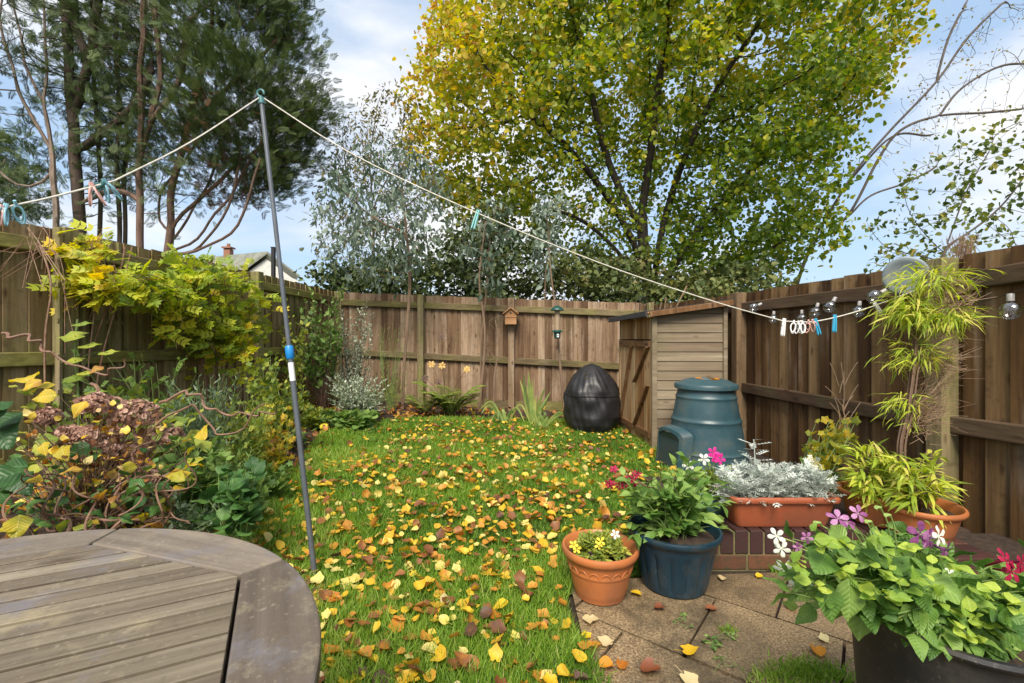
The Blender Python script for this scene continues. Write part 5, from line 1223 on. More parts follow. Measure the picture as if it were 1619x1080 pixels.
straps('strap_leaf_plant', 'bent strap leaves lying beside the covered barbecue', 862, 5.7, [(905, 675, 885, 652, .016), (912, 680, 890, 655, .014), (845, 690, 852, 670, .02), (838, 682, 850, 668, .02), (862, 692, 862, 672, .022), (868, 660, 865, 662, .02), (850, 655, 856, 660, .02)])
# metal flower ornament
def ornament():
    base = at_ground(705, 6.75); th = thing('garden_ornament', 'wire garden ornament of rusty metal flowers in front of the back fence', 'ornament', base); mb = MB(); cups = []
    for (px, py) in ((682, 576), (699, 578), (738, 584), (672, 598), (693, 603), (698, 532)):
        p = W(px, py, 6.7); tube(mb, smooth_path([base, (base+p)/2+np.array((0, 0, .1)), p], 14), .003, 4); cups.append((p, px))
    a_ = np.linspace(0, 6.28, 20); c = W(710, 545, 6.7); tube(mb, [c+np.array((math.cos(t), 0, math.sin(t)))*.08 for t in a_], .003, 4)
    mb.build('wires', M['rust_metal'], th)
    for p, px in cups: flower(None, None, p, 6, .055, M['ochre_metal'] if px in (682, 699, 738) else M['rust_metal'], (random.uniform(-.3, .3), -1, .5), th=th, part='metal_flower')
ornament()
# pinky-brown bare saplings against the back fence
for (px, D, top, lab) in ((757, 6.85, (768, 350), 'thin pale sapling stem left of the bird box against the back fence'), (781, 6.85, (783, 505), 'short bare sapling stem right beside the bird box post')):
    b0 = at_ground(px, D); t_ = W(*top, D); th = thing('sapling', lab, 'sapling', b0); mb = MB()
    tube(mb, smooth_path([b0, b0*.6+t_*.4+np.array((random.uniform(-.06, .06), 0, 0)), b0*.3+t_*.7+np.array((random.uniform(-.08, .08), 0, 0)), t_], 24), np.linspace(.022, .010, 24), 7); mb.build('stem', M['bark_euc'], th, smooth=True)
    mb = MB()
    for k in range(7):
        q = b0+(t_-b0)*random.uniform(.45, 1); tube(mb, smooth_path([q, q+np.array((random.uniform(-.12, .12), random.uniform(-.05, .05), .12)), q+np.array((random.uniform(-.25, .25), 0, .22))], 8), .003, 4)
    mb.build('twigs', M['bark_euc'], th)

# ------------------------------------------------------------------ potted plants
def pansies():
    b0 = np.array(tp)+np.array((0, 0, .17)); stems_plant('pansy_plant', 'low bright green pansies filling the small terracotta pot', 'plant', b0, dome(b0, .14, .14, .085, 120, .2), T_leaf(.24), M['yg_leaf'], M['green_stem'], .034, 12, r=.0018, t0=.3, up=.4, vrange=(.3, 1))
    th = [o for o in bpy.data.objects if o.name.startswith('pansy_plant')][0]
    for (px, py, m, n) in ((907, 862, 'petal_yellow', 5), (912, 868, 'petal_yellow', 5), (947, 862, 'petal_yellow', 5), (938, 873, 'petal_purple', 5), (973, 845, 'petal_white', 5), (950, 856, 'petal_yellow', 4)):
        flower(None, None, W(px, py, 1.97), n, .020, M[m], (0, -.8, .6), th=th, part='flower')
pansies()
def redplant():
    b0 = np.array(bp)+np.array((0, .0, .2)); tips = np.concatenate([tips_px((978, 745, 1150, 825), 1.95, 2.3, 44), tips_px((990, 800, 1145, 850), 1.95, 2.3, 26), tips_px((1060, 715, 1110, 770), 2.1, 2.3, 10)])
    th = stems_plant('leafy_flowering_plant', 'bushy green plant with crimson flowers growing in the blue pot', 'plant', b0, tips, T_big(.25, .35, .14, .03), M['nico_leaf'], M['green_stem'], .072, 8, r=.0025, t0=.3, up=.3, vrange=(.1, 1), sizevar=.5)
    for (px, py) in ((966, 765), (985, 765), (1001, 763), (970, 742), (1008, 750), (1045, 745), (998, 758)):
        stems = MB(); c = W(px, py, 2.05); q = W(1030+random.uniform(-10, 20), 775, 2.1); tube(stems, smooth_path([q, (q+c)/2+np.array((0, 0, .01)), c], 8), .0018, 4); stems.build('flower_stalk', M['straw'], th)
        if px < 1020:
            for k in range(3): flower(None, None, c+RNG.normal(0, .007, 3), 5, .019, M['petal_red'], RNG.normal(0, 1, 3)*.6+np.array((0, -1, .2)), th=th, part='flower')
    b1_ = np.array(qp)+np.array((0, 0, .15)); th = stems_plant('leafy_flowering_plant', 'small yellow green plant with magenta flowers in the turquoise pot', 'plant', b1_, tips_px((1095, 738, 1165, 785), 2.45, 2.65, 46), T_leaf(.25), M['yg_leaf'], M['green_stem'], .045, 10, r=.002, t0=.3)
    for (px, py, m) in ((1128, 716, 'petal_pink'), (1138, 726, 'petal_pink'), (1131, 722, 'petal_pink'), (1113, 726, 'petal_white'), (1088, 736, 'petal_white')):
        c = W(px, py, 2.5); flower(None, None, c, 5, .032, M[m], (0, -1, .2), th=th, part='flower'); mb = MB(); tube(mb, [c, W(1128, 760, 2.52)], .0015, 4); mb.build('flower_stalk', M['green_stem'], th)
redplant()
def dusty():
    x0, x1, y0, y1, z1 = TR; T = T_pinnate(4, .22, .30, .9)
    for i, (cx, h) in enumerate(((1.16, .17), (1.28, .19), (1.40, .17), (1.54, .17))):
        b0 = np.array((cx, 2.34, z1-.04)); tips = dome(b0, .12, .11, h, 44, .1)
        stems_plant('dusty_miller', ['silver leaved dusty miller at the left end of the trough', 'silver leaved dusty miller second from the left in the trough', 'silver leaved dusty miller third from the left in the trough', 'silver leaved dusty miller at the right end of the trough'][i], 'plant', b0, tips, T, M['dusty'], M['dusty'], .075, 8, r=.0025, t0=.35, up=.45, vrange=(0, 1), group='dusty miller plants in the trough')
    # taller sprig
    th = [o for o in bpy.data.objects if o.name.startswith('dusty_miller')][1]; b0 = np.array((1.23, 2.33, z1)); mb, fm = MB(), MB(); t_ = W(1192, 695, 2.33)
    P = smooth_path([b0, (b0+t_)/2+np.array((.01, 0, 0)), t_], 12); tube(mb, P, .003, 5); n = 16; q = P[np.linspace(5, 11, n).astype(int)]; d = np.stack([np.cos(np.arange(n)*2.4), np.sin(np.arange(n)*2.4), np.full(n, .35)], -1)
    fm.inst(T[0], T[1], frames(d, roll=.15)*.085, q, U(.3, 1, n)); mb.build('tall_stem', M['dusty'], th); fm.build('tall_leaves', M['dusty'], th)
dusty()
def blades(mb, c, n, L_, dirn, spread, wd=.09, vr=(0, 1), droop=.5, rad=.02):
    T = [(0, 0, 0), (.3, wd, .0), (.3, -wd, .0), (.65, wd*.8, -.10), (.65, -wd*.8, -.10), (1, 0, -.32)], [(0, 2, 1), (1, 2, 4, 3), (3, 4, 5)]
    d = nrm(np.array(dirn, float)+RNG.normal(0, spread, (n, 3))); P = np.asarray(c, float)+RNG.normal(0, rad, (n, 3))
    mb.inst(T[0], T[1], frames(d, roll=.3)*(L_*U(.5, 1.15, n))[:, None, None], P, U(*vr, n))
def bamboo():
    def stemset(th, sm, fm, base, tips, k, L_):
        for t_ in tips:
            P = smooth_path([base+RNG.normal(0, .03, 3)*np.array((1, 1, 0)), (base+t_)/2+RNG.normal(0, .02, 3)+np.array((0, 0, .04)), t_], 10); tube(sm, P, .0022, 4, cap=False)
            for q in P[4::2]: blades(fm, q, k, L_, (q-base)*np.array((1.6, 1.6, .3))/np.linalg.norm(q-base), .55, rad=.012)
    th = thing('bamboo', 'bushy yellow green bamboo in the terracotta bowl next to the trough', 'bamboo', np.array(b1)+np.array((0, 0, .12))); sm, fm = MB(), MB()
    stemset(th, sm, fm, np.array(b1)+np.array((0, 0, .12)), tips_px((1345, 700, 1430, 800), 2.2, 2.5, 30), 5, .10); sm.build('stems', M['twig'], th); fm.build('foliage', M['bamboo_leaf'], th, smooth=2)
    th = thing('bamboo', 'tall bamboo tied up in tufts against the mossy right fence post', 'bamboo', np.array(b2)+np.array((0, 0, .12))); sm, fm, dm = MB(), MB(), MB()
    base = np.array(b2)+np.array((0, 0, .12)); stemset(th, sm, fm, base, tips_px((1400, 700, 1500, 810), 2.05, 2.4, 34), 5, .10)
    tr = smooth_path([base, W(1425, 720, 2.26), W(1438, 640, 2.3), W(1448, 560, 2.34), W(1452, 480, 2.38), W(1470, 425, 2.4)], 40)
    for k in range(7): tube(sm, tr+RNG.normal(0, .012, (1, 3))+.008*np.sin(np.linspace(0, 9+k, 40))[:, None], np.linspace(.006, .003, 40), 5)
    for (px, py, n, sx, sy, L_) in ((1470, 440, 150, 26, 9, .12), (1435, 488, 130, 18, 10, .13), (1500, 498, 120, 18, 8, .11), (1470, 512, 60, 18, 5, .09), (1452, 556, 120, 18, 9, .095), (1420, 574, 30, 8, 7, .08), (1434, 634, 75, 12, 8, .095), (1444, 668, 22, 10, 8, .07)):
        for q in range(n):
            c = W(px+random.gauss(0, sx), py+random.gauss(0, sy), 2.36+random.gauss(0, .06)); dx = (c[0]-W(px, py, 2.36)[0])*14
            blades(fm, c, 2, L_, (dx, random.uniform(-.8, .3), random.uniform(-.75, .3)), .4, rad=.012, wd=.042)
    for (px, py, n) in ((1480, 580, 180), (1460, 650, 240), (1500, 475, 200), (1470, 535, 130)):
        for q in range(n):
            c = W(px+random.gauss(0, 14), py+random.gauss(0, 18), 2.36); d = nrm(np.array((random.uniform(-.5, 1), random.uniform(-.5, .2), random.uniform(-.3, 1)))); tube(dm, [c, c+d*random.uniform(.06, .14)], [.0016, .0007], 3, random.random(), cap=False)
    sm.build('stems', M['twig'], th); fm.build('foliage', M['bamboo_leaf'], th, smooth=2); dm.build('dry_twigs', M['straw'], th)
bamboo()
# dry twig spray and variegated plant behind the trough
b0 = np.array((1.62, 2.62, .12)); th = thing('dry_twigs', 'bare straw coloured twig spray standing behind the dusty miller', 'plant', b0); mb = MB(); top = W(1332, 640, 2.62)
tube(mb, smooth_path([b0, W(1335, 700, 2.62), top], 10), .004, 5)
for k in range(16):
    q = W(1326+random.uniform(0, 10), random.uniform(605, 680), 2.62); e = q+np.array((random.uniform(-.1, .1), 0, random.uniform(.07, .16))); tube(mb, smooth_path([q, (q+e)/2+np.array((0, 0, .01)), e], 6), [.0028]*5+[.0014] if False else .0022, 4)
mb.build('stems', M['straw'], th)
shrub_v = stems_plant('variegated_ivy', 'yellow edged variegated leaves behind the right end of the trough', 'plant', np.array((1.68, 2.62, .12)), tips_px((1285, 662, 1352, 712), 2.5, 2.7, 30), T_lobed(5, .3), M['yellow_leaf'], M['green_stem'], .06, 5, t0=.5, vrange=(0, .6))
stems_plant('leafy_plant', 'low green weeds behind the trough beside the right fence', 'plant', np.array((1.75, 2.7, .12)), tips_px((1270, 700, 1345, 770), 2.55, 2.8, 26), PIN, M['mid_leaf'], M['green_stem'], .07, 5, t0=.3)
# dry grass tuft above the right fence
th = thing('pampas_tuft', 'pinkish dry grass tuft sticking up above the right fence', 'plant', (2.75, 3.1, 0)); mb = MB()
for k in range(90):
    c = W(1522+random.gauss(0, 6), 408, 3.0); d = np.array((random.gauss(0, .35), random.gauss(0, .2), 1)); tube(mb, [c-np.array((0, 0, .12)), c+nrm(d)*random.uniform(.08, .18)], [.0022, .001], 3, random.random(), cap=False)
tube(mb, [(W(1522, 408, 3.0)[0], 3.0, 0), W(1522, 415, 3.0)], .012, 6); mb.build('stems', M['straw'], th)
# tobacco plants in the black tub
def nicotiana():
    b0 = np.array(kp)+np.array((0, 0, .44)); tips = np.concatenate([tips_px((1240, 850, 1400, 960), 1.0, 1.28, 42), tips_px((1330, 830, 1500, 960), 1.05, 1.35, 46), tips_px((1400, 900, 1619, 1030), .92, 1.15, 44), tips_px((1520, 880, 1680, 1000), 1.0, 1.25, 26)])
    th = stems_plant('tobacco_plant', 'mass of broad green tobacco plant leaves with white and purple flowers in the black tub', 'plant', b0, tips, T_big(.31, .4, .14, .05, peak=.38), M['nico_leaf'], M['green_stem'], .060, 14, r=.003, t0=.2, up=.25, droop=.45, roll=.55, sizevar=.5)
    fm = MB(); T = T_big(.38, .3, .1, .05)
    for (px, py, s, dx, dz) in ((1365, 950, .12, -.3, -1.2), (1345, 935, .085, -.2, -1), (1310, 940, .08, .1, -1), (1400, 935, .11, .7, -.4), (1590, 985, .15, .6, -.9), (1380, 880, .10, .1, .2), (1430, 900, .11, .8, -.2), (1305, 880, .09, -.5, .1), (1470, 915, .10, .5, -.1), (1340, 870, .09, -.3, .3), (1490, 950, .09, -.5, .3)):
        d = np.array([[dx, -.6, dz]]); fm.inst(T[0], T[1], frames(d, up=(0, -.6, .8), roll=.1)*s, W(px, py, 1.0+.05*random.random())[None]-nrm(d)*s*.3, random.uniform(.2, .8))
    fm.build('large_leaves', M['nico_leaf'], th, smooth=2)
    lm = MB()
    for (px, py, n) in ((1300, 850, 6), (1330, 865, 5), (1390, 850, 6), (1440, 870, 6), (1500, 900, 6), (1262, 890, 6), (1350, 905, 6), (1480, 930, 8), (1575, 940, 8), (1400, 905, 8), (1450, 925, 6), (1530, 985, 14), (1560, 990, 10), (1420, 950, 8), (1385, 945, 6), (1600, 965, 8), (1290, 930, 6), (1535, 1010, 10)):
        for k in range(n): d = RNG.normal(0, 1, (1, 3)); d[0, 2] = abs(d[0, 2])*.4; lm.inst(BIG[0], BIG[1], frames(d, up=(0, -.5, 1), roll=.35)*random.uniform(.018, .038), W(px+random.gauss(0, 10), py+random.gauss(0, 8), .93+random.uniform(0, .06))[None], random.random())
    for (px, py) in ((1228, 848), (1236, 868), (1240, 900), (1276, 850), (1325, 820), (1340, 825), (1357, 812), (1440, 895), (1455, 845), (1485, 848), (1590, 885), (1262, 866), (1410, 820), (1395, 808), (1300, 832), (1380, 830)):
        sk = MB(); e = W(px, py, 1.06); q = W(px*.6+1430*.4, py+45, 1.1); tube(sk, smooth_path([q, (q+e)/2+np.array((0, 0, .012)), e], 8), .0016, 5)
        if px in (1410, 1395, 1300, 1380): tube(sk, [e, e+np.array((-.012, -.01, .012)), e+np.array((-.03, -.02, .016))], [.0018, .003, .0045], 6)
        sk.build('flower_stalk', M['lime_stem'], th, smooth=True)
    lm.build('young_leaves', M['nico_lime'], th, smooth=2)
    for (px, py, m, face, r) in ((1228, 848, 'petal_white', (-.6, -.7, .2), .028), (1236, 868, 'petal_white', (-.2, -1, .1), .028), (1240, 900, 'petal_white', (-.6, -.6, -.3), .035), (1256, 925, 'petal_white', (-.3, -.8, -.4), .025), (1276, 850, 'petal_purple', (-.3, -1, .2), .02), (1325, 820, 'petal_purple', (-.2, -.6, .8), .035), (1340, 825, 'petal_purple', (.3, -.5, .8), .03), (1357, 812, 'petal_purple', (0, -.8, .5), .03),
                                (1440, 895, 'petal_white', (.1, -1, .1), .026), (1455, 845, 'petal_purple', (-.1, -1, .1), .045), (1470, 852, 'petal_purple', (.3, -.9, -.1), .04), (1485, 848, 'petal_white', (.3, -.9, .2), .035), (1495, 870, 'petal_purple', (.3, -.9, -.3), .035), (1500, 908, 'petal_white', (0, -1, .1), .022), (1590, 885, 'petal_red', (.3, -.7, .5), .035), (1600, 905, 'petal_red', (.0, -1, .1), .035), (1615, 890, 'petal_red', (.3, -1, .1), .03), (1262, 866, 'petal_purple', (0, -1, .3), .018), (1293, 940, 'petal_white', (-.1, -.9, -.4), .02)):
        c = W(px, py, 1.06 if px < 1560 else 1.02); flower(None, None, c, 5, r*.66, M[m], face, th=th, tubeL=.04, part='flower')
nicotiana()

# ------------------------------------------------------------------ grass, litter, fallen leaves
def lawn_points(n, poly=None, near=1.0):
    out_ = []; tot = 0
    while tot < n:
        m = n*2; D = np.exp(U(math.log(.45), math.log(6.6), m)); x = U(-2.4, 1.6, m)
        keep = (np.abs(x) < D*1.2+.3) & inpoly(x, D, LAWN_S); keep &= U(0, 1, m) < np.minimum(1, (D/2.2)**near); out_.append(np.stack([x[keep], D[keep]], -1)); tot += keep.sum()
    return np.vstack(out_)[:n]
def grass():
    P = lawn_points(230000, near=.35); n = len(P); z = gz(P[:, 0], P[:, 1])+.012
    cl = snoise(np.column_stack([P, 0*P[:, 0]]), 1.6, 3); a_ = U(0, 2*math.pi, n); lean = U(.1, 1.0, n)
    d = np.stack([np.cos(a_)*lean, np.sin(a_)*lean, np.ones(n)], -1); h = U(.022, .066, n)*np.where(U(0, 1, n) < .05, 1.5, 1)*(.7+.6*cl)*(1+.03*np.maximum(0, P[:, 1]-2)); wd = .0016*(1+.35*np.maximum(0, P[:, 1]-1.0))
    x = nrm(d); y = nrm(np.cross(x, RNG.normal(0, 1, (n, 3)))); zz = np.cross(x, y)
    Mx = np.stack([x*h[:, None], y*wd[:, None], zz*h[:, None]], -1)
    T = [(0, -1, 0), (0, 1, 0), (.55, .8, .06), (.55, -.8, .06), (1, 0, .28)]; mb = MB()
    mb.inst(T, [(0, 1, 2, 3), (3, 2, 4)], Mx, np.column_stack([P, z]), np.clip(.15+.5*U(0, 1, n)+.3*(cl-.5)+(U(0, 1, n) < .04)*.5, 0, 1))
    # tufts in the paving joints and the corner of the paving
    for (px, py, k, s) in ((1270, 1066, 500, .09), (1225, 1078, 220, .07), (1315, 1072, 220, .07), (1240, 905, 160, .05), (1150, 1000, 40, .03)):
        c = G(px, py, .02); q = c+RNG.normal(0, s*.6, (k, 3))*np.array((1, .6, 0)); dd = RNG.normal(0, .6, (k, 3)); dd[:, 2] = 1; xx = nrm(dd); yy = nrm(np.cross(xx, RNG.normal(0, 1, (k, 3)))); z3 = np.cross(xx, yy)
        mb.inst(T, [(0, 1, 2, 3), (3, 2, 4)], np.stack([xx*.035, yy*.0022, z3*.03], -1), q, U(.2, .8, k))
    o = mb.build('grass', M['grass']); o['kind'] = 'stuff'; o['label'] = 'short green grass blades of the lawn'; o['category'] = 'grass'
grass()
FT = [T_fallen(s) for s in range(6)]
def fallen():
    protos_ = {}
    for ci, (k, c) in enumerate(LEAFC.items()):
        for s in range(6):
            mb = MB(); V = np.array(FT[s][0])-np.array((.5, 0, 0)); mb.add(V, FT[s][1], .5+.1*s-.25); protos_[(k, s)] = mb.mesh('fallen_leaf', M['fallen_'+k], 2)
    def place(x, y, z, k, size, lab, grp, rot=None):
        o = bpy.data.objects.new('fallen_leaf', protos_[(k, random.randrange(6))]); COL.objects.link(o); o.location = (x, y, z); o.scale = (size,)*3
        o.rotation_euler = rot or (random.gauss(0, .32), random.gauss(0, .32), random.uniform(0, 6.28)); o['label'] = lab; o['category'] = 'leaf'
        if grp: o['group'] = grp
    # individually: leaves that lie on the paving
    for (px, py, k, s, lab) in ((933, 978, 'cream', .085, 'pale lime leaf at the foot of the small terracotta pot'), (1087, 1029, 'yellow', .075, 'bright yellow leaf alone in the middle of the paving'), (961, 1016, 'cream', .07, 'pale cream leaf on the paving left of the yellow one'), (1250, 958, 'orange', .065, 'orange leaf on the paving below the brick wall corner'),
                                (1292, 1028, 'orange', .07, 'orange leaf beside the grass tuft near the black tub'), (1303, 1012, 'cream', .05, 'pale leaf above the orange leaf near the black tub'), (1126, 961, 'rusty brown', .06, 'rust coloured leaf right of the blue pot foot'), (1044, 960, 'rusty brown', .06, 'rust coloured leaf in front of the blue pot'), (1030, 1056, 'rusty brown', .09, 'large dull brown leaf at the bottom of the paving'), (1088, 1072, 'cream', .08, 'cream leaf at the bottom edge of the paving'),
                                (1143, 915, 'cream', .05, 'pale leaf by the brick wall foot, right of the blue pot'), (1200, 911, 'yellow', .045, 'small greenish leaf against the brick wall foot'), (1008, 938, 'yellow', .06, 'yellow green leaf wedged between the two round pots'), (983, 1050, 'orange', .055, 'orange leaf on the paving edge, lower left'), (962, 1052, 'orange', .07, 'orange curled leaf at the lawn and paving edge'), (940, 1018, 'orange', .06, 'orange brown leaf on the edge of the paving under the lime leaf'), (926, 1005, 'yellow', .05, 'small yellow leaf on the paving edge below the terracotta pot')):
        p = G(px, py, .035); place(p[0], p[1], .034, k, s*.75, lab, None, (random.gauss(0, .07), random.gauss(0, .07), random.uniform(0, 6.28)))
    # individually: the biggest leaves on the lawn
    near = [(790, 955, 'yellow', .075), (805, 975, 'yellow', .07), (783, 970, 'orange', .07), (705, 945, 'cream', .06), (528, 1035, 'orange', .08), (590, 1045, 'yellow', .05), (525, 950, 'orange', .07), (585, 960, 'orange', .06), (625, 990, 'orange', .075), (592, 975, 'rusty brown', .06), (870, 1072, 'yellow', .07), (690, 800, 'yellow', .05), (750, 930, 'yellow', .06), (710, 948, 'rusty brown', .07), (835, 940, 'rusty brown', .07), (860, 990, 'orange', .05), (548, 1015, 'rusty brown', .05), (775, 985, 'rusty brown', .08)]
    labs = {'yellow': 'yellow fallen leaf lying in the lawn grass', 'orange': 'orange fallen leaf lying in the lawn grass', 'rusty brown': 'rusty brown fallen leaf lying in the lawn grass', 'cream': 'cream fallen leaf lying in the lawn grass', 'dark brown': 'dark brown fallen leaf lying in the lawn grass'}
    for (px, py, k, s) in near:
        p = G(px, py, .06); place(p[0], p[1], float(gz(p[0], p[1]))+.05, k, s*.8, labs[k], k+' fallen leaves on the lawn')
    Q = lawn_points(4700, near=2.0); dens = snoise(np.column_stack([Q, 0*Q[:, 0]]), 2.2, 9); edge = np.clip((Q[:, 0]+2.3)/1.2, .3, 1)*np.where(Q[:, 1] > 5.9, .5, 1)
    kp_ = U(0, 1, len(Q)) < (.45+.55*dens)*edge; Q = Q[kp_]; Q = Q[np.argsort(Q[:, 1])]; kinds = list(LEAFC); pr = [.31, .26, .19, .18, .06]
    ki = RNG.choice(5, len(Q), p=pr); h = 282
    for i in range(h):
        x, y = Q[i]; k = kinds[ki[i]]; place(x, y, float(gz(x, y))+random.uniform(.032, .052), k, random.uniform(.026, .062), labs[k], k+' fallen leaves on the lawn')
    rest = Q[h:]; m = len(rest)
    lit = MB(); d = np.stack([U(-1, 1, m), U(-1, 1, m), RNG.normal(0, .3, m)], -1); s = U(.022, .062, m)
    vs = np.array([.55, .38, .2, .78, .05])[ki[h:]]+U(-.06, .06, m); which = RNG.integers(0, 6, m)
    for k in range(6):
        w_ = which == k; lit.inst(FT[k][0], FT[k][1], frames(d[w_], roll=.3)*s[w_][:, None, None], np.column_stack([rest[w_], gz(rest[w_][:, 0], rest[w_][:, 1])+.042+U(0, .018, w_.sum())]), vs[w_])
    # drift of leaves in the beds and along the shed
    m = 2600; x = U(-3.3, 1.4, m); y = U(1.6, 7.2, m); ins = inpoly(x, y, LAWN_S); x, y = x[~ins], y[~ins]; ok = (y < yb(x)-.2) & ~((x > .22) & (y < 3.3)); x, y = x[ok], y[ok]; m = len(x)
    d = np.stack([U(-1, 1, m), U(-1, 1, m), RNG.normal(0, .4, m)], -1); lit.inst(FT[1][0], FT[1][1], frames(d, roll=.4)*U(.03, .07, m)[:, None, None], np.column_stack([x, y, gz(x, y)+.03+U(0, .03, m)]), U(0, .45, m)+(U(0, 1, m) < .15)*.3)
    # a few in the bin lid, on the cover, on the raised bed and wall
    ex = [(1.70, 4.05, .79), (1.76, 4.1, .79), (1.73, 4.0, .785), (1.8, 4.05, .79), (.86, 5.45, .72), (.92, 5.42, .66), (1.2, 2.32, .22)]
    q = np.array(ex); d = np.stack([U(-1, 1, len(q)), U(-1, 1, len(q)), 0*q[:, 0]], -1); lit.inst(FT[2][0], FT[2][1], frames(d, roll=.2)*U(.05, .09, len(q))[:, None, None], q, U(.3, .6, len(q)))
    o = lit.build('leaf_litter', M['litter'], smooth=2); o['kind'] = 'stuff'; o['label'] = 'carpet of small yellow orange and brown fallen leaves on the lawn and beds'; o['category'] = 'leaf litter'
fallen()
# small weeds in the paving joints
for (px, py, n, s, lab) in ((1083, 985, 14, .022, 'narrow green weed in the paving joint right of the blue pot foot'), (1125, 1020, 22, .026, 'flat green weed in the paving joint beside the yellow leaf'), (1155, 1005, 10, .02, 'small green weed in the paving joint, right of the flat one'), (1148, 1055, 16, .016, 'thin line of tiny weeds in the lower paving joint')):
    c = G(px, py, .022); stems_plant('paving_weed', lab, 'weed', c, dome(c, .03, .05, .025, 7, .1), SIM, M['mid_leaf'], M['green_stem'], s, max(2, n//7), r=.001, t0=.4, group='weeds in the paving joints')

# ================================================================== TREES BEYOND THE FENCE
def tree(name, label, cat, paths, att, barkm, leafm=None, T=None, size=.1, per=6, thr=.02, base_min=0, **k):
    return _tree(name, label, cat, paths, att, barkm, leafm, T, size, per, thr, base_min=base_min, **k)
def _tree(name, label, cat, paths, att, barkm, leafm=None, T=None, size=.1, per=6, thr=.02, r_tip=.008, power=.5, step=.3, infl=2, kill=.5, spread=.14, droop=.5, vfun=None, iters=90, jit=.15, minr=0, rmax=None, cdroop=0, loc=None, keepf=None, dirf=None, group=None, base_min=0):
    P0 = paths[0][0][0]; th = thing(name, label, cat, loc if loc is not None else P0, group)
    nd, par = colonize(paths, att, step, infl, kill, iters, cdroop, jit)
    n0 = sum(max(2, int(np.sum(np.linalg.norm(np.diff(p_[0], axis=0), axis=1))/step)+1)-(1 if i_ else 0) for i_, p_ in enumerate(paths))
    mb, rad, kids = tree_mesh(nd, par, r_tip, power, rmax, minr, floor=(n0, base_min)); mb.build('trunk', barkm, th, smooth=True)
    if leafm: tree_leaves(nd, rad, thr, per, size, T, vfun or (lambda P: U(0, 1, len(P))), spread, droop, keepf=keepf, dirf=dirf).build('crown', leafm, th)
    return th, nd, rad
# --- big lime tree
def lime():
    D = 10.5
    poly = [(640, 190), (660, 110), (690, 40), (730, -30), (800, -120), (900, -200), (1050, -240), (1200, -200), (1320, -100), (1400, -20), (1405, 50), (1430, 100), (1375, 150), (1340, 210), (1318, 270), (1312, 330), (1305, 390), (1270, 430), (1220, 455), (1130, 465), (1040, 460), (960, 450), (900, 420), (840, 390), (780, 370), (720, 345), (670, 310), (645, 250)]
    att = envelope(poly, D, 3.4, 3000, 1.5); b = np.array((3.2, 10.8, 0))
    P = lambda *pp: smooth_path([b]+[W(x, y, d) for x, y, d in pp], 24)
    paths = [(P((1028, 480, 10.7), (1000, 380, 10.5), (945, 290, 10.0), (880, 215, 9.6), (830, 180, 9.4)), False), (smooth_path([W(1028, 470, 10.7), W(1015, 350, 10.7), W(1030, 230, 10.6), (W(1050, 60, 10.6))], 20), True),
             (smooth_path([W(1030, 470, 10.7), W(1050, 350, 10.5), W(1090, 230, 10.2), W(1150, 110, 10)], 20), True), (smooth_path([W(1035, 480, 10.7), W(1085, 390, 10.8), W(1160, 300, 11), W(1260, 200, 11)], 20), True),
             (smooth_path([W(1020, 450, 10.6), W(960, 380, 10.6), W(905, 340, 10.8), W(850, 330, 11)], 20), True), (smooth_path([W(1010, 360, 10.6), W(960, 250, 10.8), W(930, 120, 11)], 20), True), (smooth_path([W(1040, 470, 10.7), W(1130, 420, 10.6), W(1230, 390, 10.6)], 20), True)]
    def v(P_):
        left = np.clip((2.2-P_[:, 0])/4.5, 0, 1); hi = np.clip((P_[:, 2]-5)/4, 0, 1); low = np.clip((4-P_[:, 2])/3, 0, 1)
        return .10+.32*snoise(P_, .6, 5)+.30*left+.18*np.clip((P_[:, 0]-4.5)/3, 0, 1)*hi+.14*hi-.18*low*(1-left)+RNG.normal(0, .18, len(P_))
    tree('lime_tree', 'large spreading broadleaf tree turning yellow and green beyond the back fence', 'tree', paths, att, M['bark_limb'], M['lime_leaf'], T_hex(.45), .108, 38, .034, r_tip=.0070, power=.52, step=.28, infl=1.6, kill=.42, spread=.18, vfun=v, rmax=.27, base_min=.045, keepf=lambda P_: np.clip(.16+1.3*np.clip(np.hypot((P_[:, 0]-2.4)/2.4, (P_[:, 2]-4.2)/2.1)-.45, 0, 1)+.5*(P_[:, 1] > 11.6), 0, 1)*np.where(snoise(P_, 1.1, 21) < .3, .65, 1))
lime()
# --- conifers on the left
def spray():
    P = []; r = np.random.default_rng(5)
    for i in range(11):
        x = .04+.075*i; L1 = .42*(1-.55*i/11)+.08
        for sg in (-1, 1):
            a_ = sg*(.75-.02*i)+r.uniform(-.12, .12); c, si = math.cos(a_), math.sin(a_); w_ = .020
            dz = r.uniform(-.08, .04)
            V = [(x, 0, 0), (x+c*L1*.5-si*w_, si*L1*.5+c*w_, dz*.4), (x+c*L1, si*L1, dz-.05), (x+c*L1*.5+si*w_, si*L1*.5-c*w_, dz*.4)]
            P.append((V, [(0, 3, 2, 1)]))
            for f in (.4, .7):
                bx, by = x+c*L1*f, si*L1*f; b_ = a_-sg*.6; l2 = L1*.4; P.append(([(bx, by, dz*f), (bx+math.cos(b_)*l2*.5-math.sin(b_)*.014, by+math.sin(b_)*l2*.5+math.cos(b_)*.014, dz*f), (bx+math.cos(b_)*l2, by+math.sin(b_)*l2, dz*f-.03), (bx+math.cos(b_)*l2*.5+math.sin(b_)*.014, by+math.sin(b_)*l2*.5-math.cos(b_)*.014, dz*f)], [(0, 3, 2, 1)]))
    P.append(([(0, .014, 0), (0, -.014, 0), (1, -.006, -.06), (1, .006, -.06)], [(0, 1, 2, 3)])); return T_join(P)
SPR = spray()
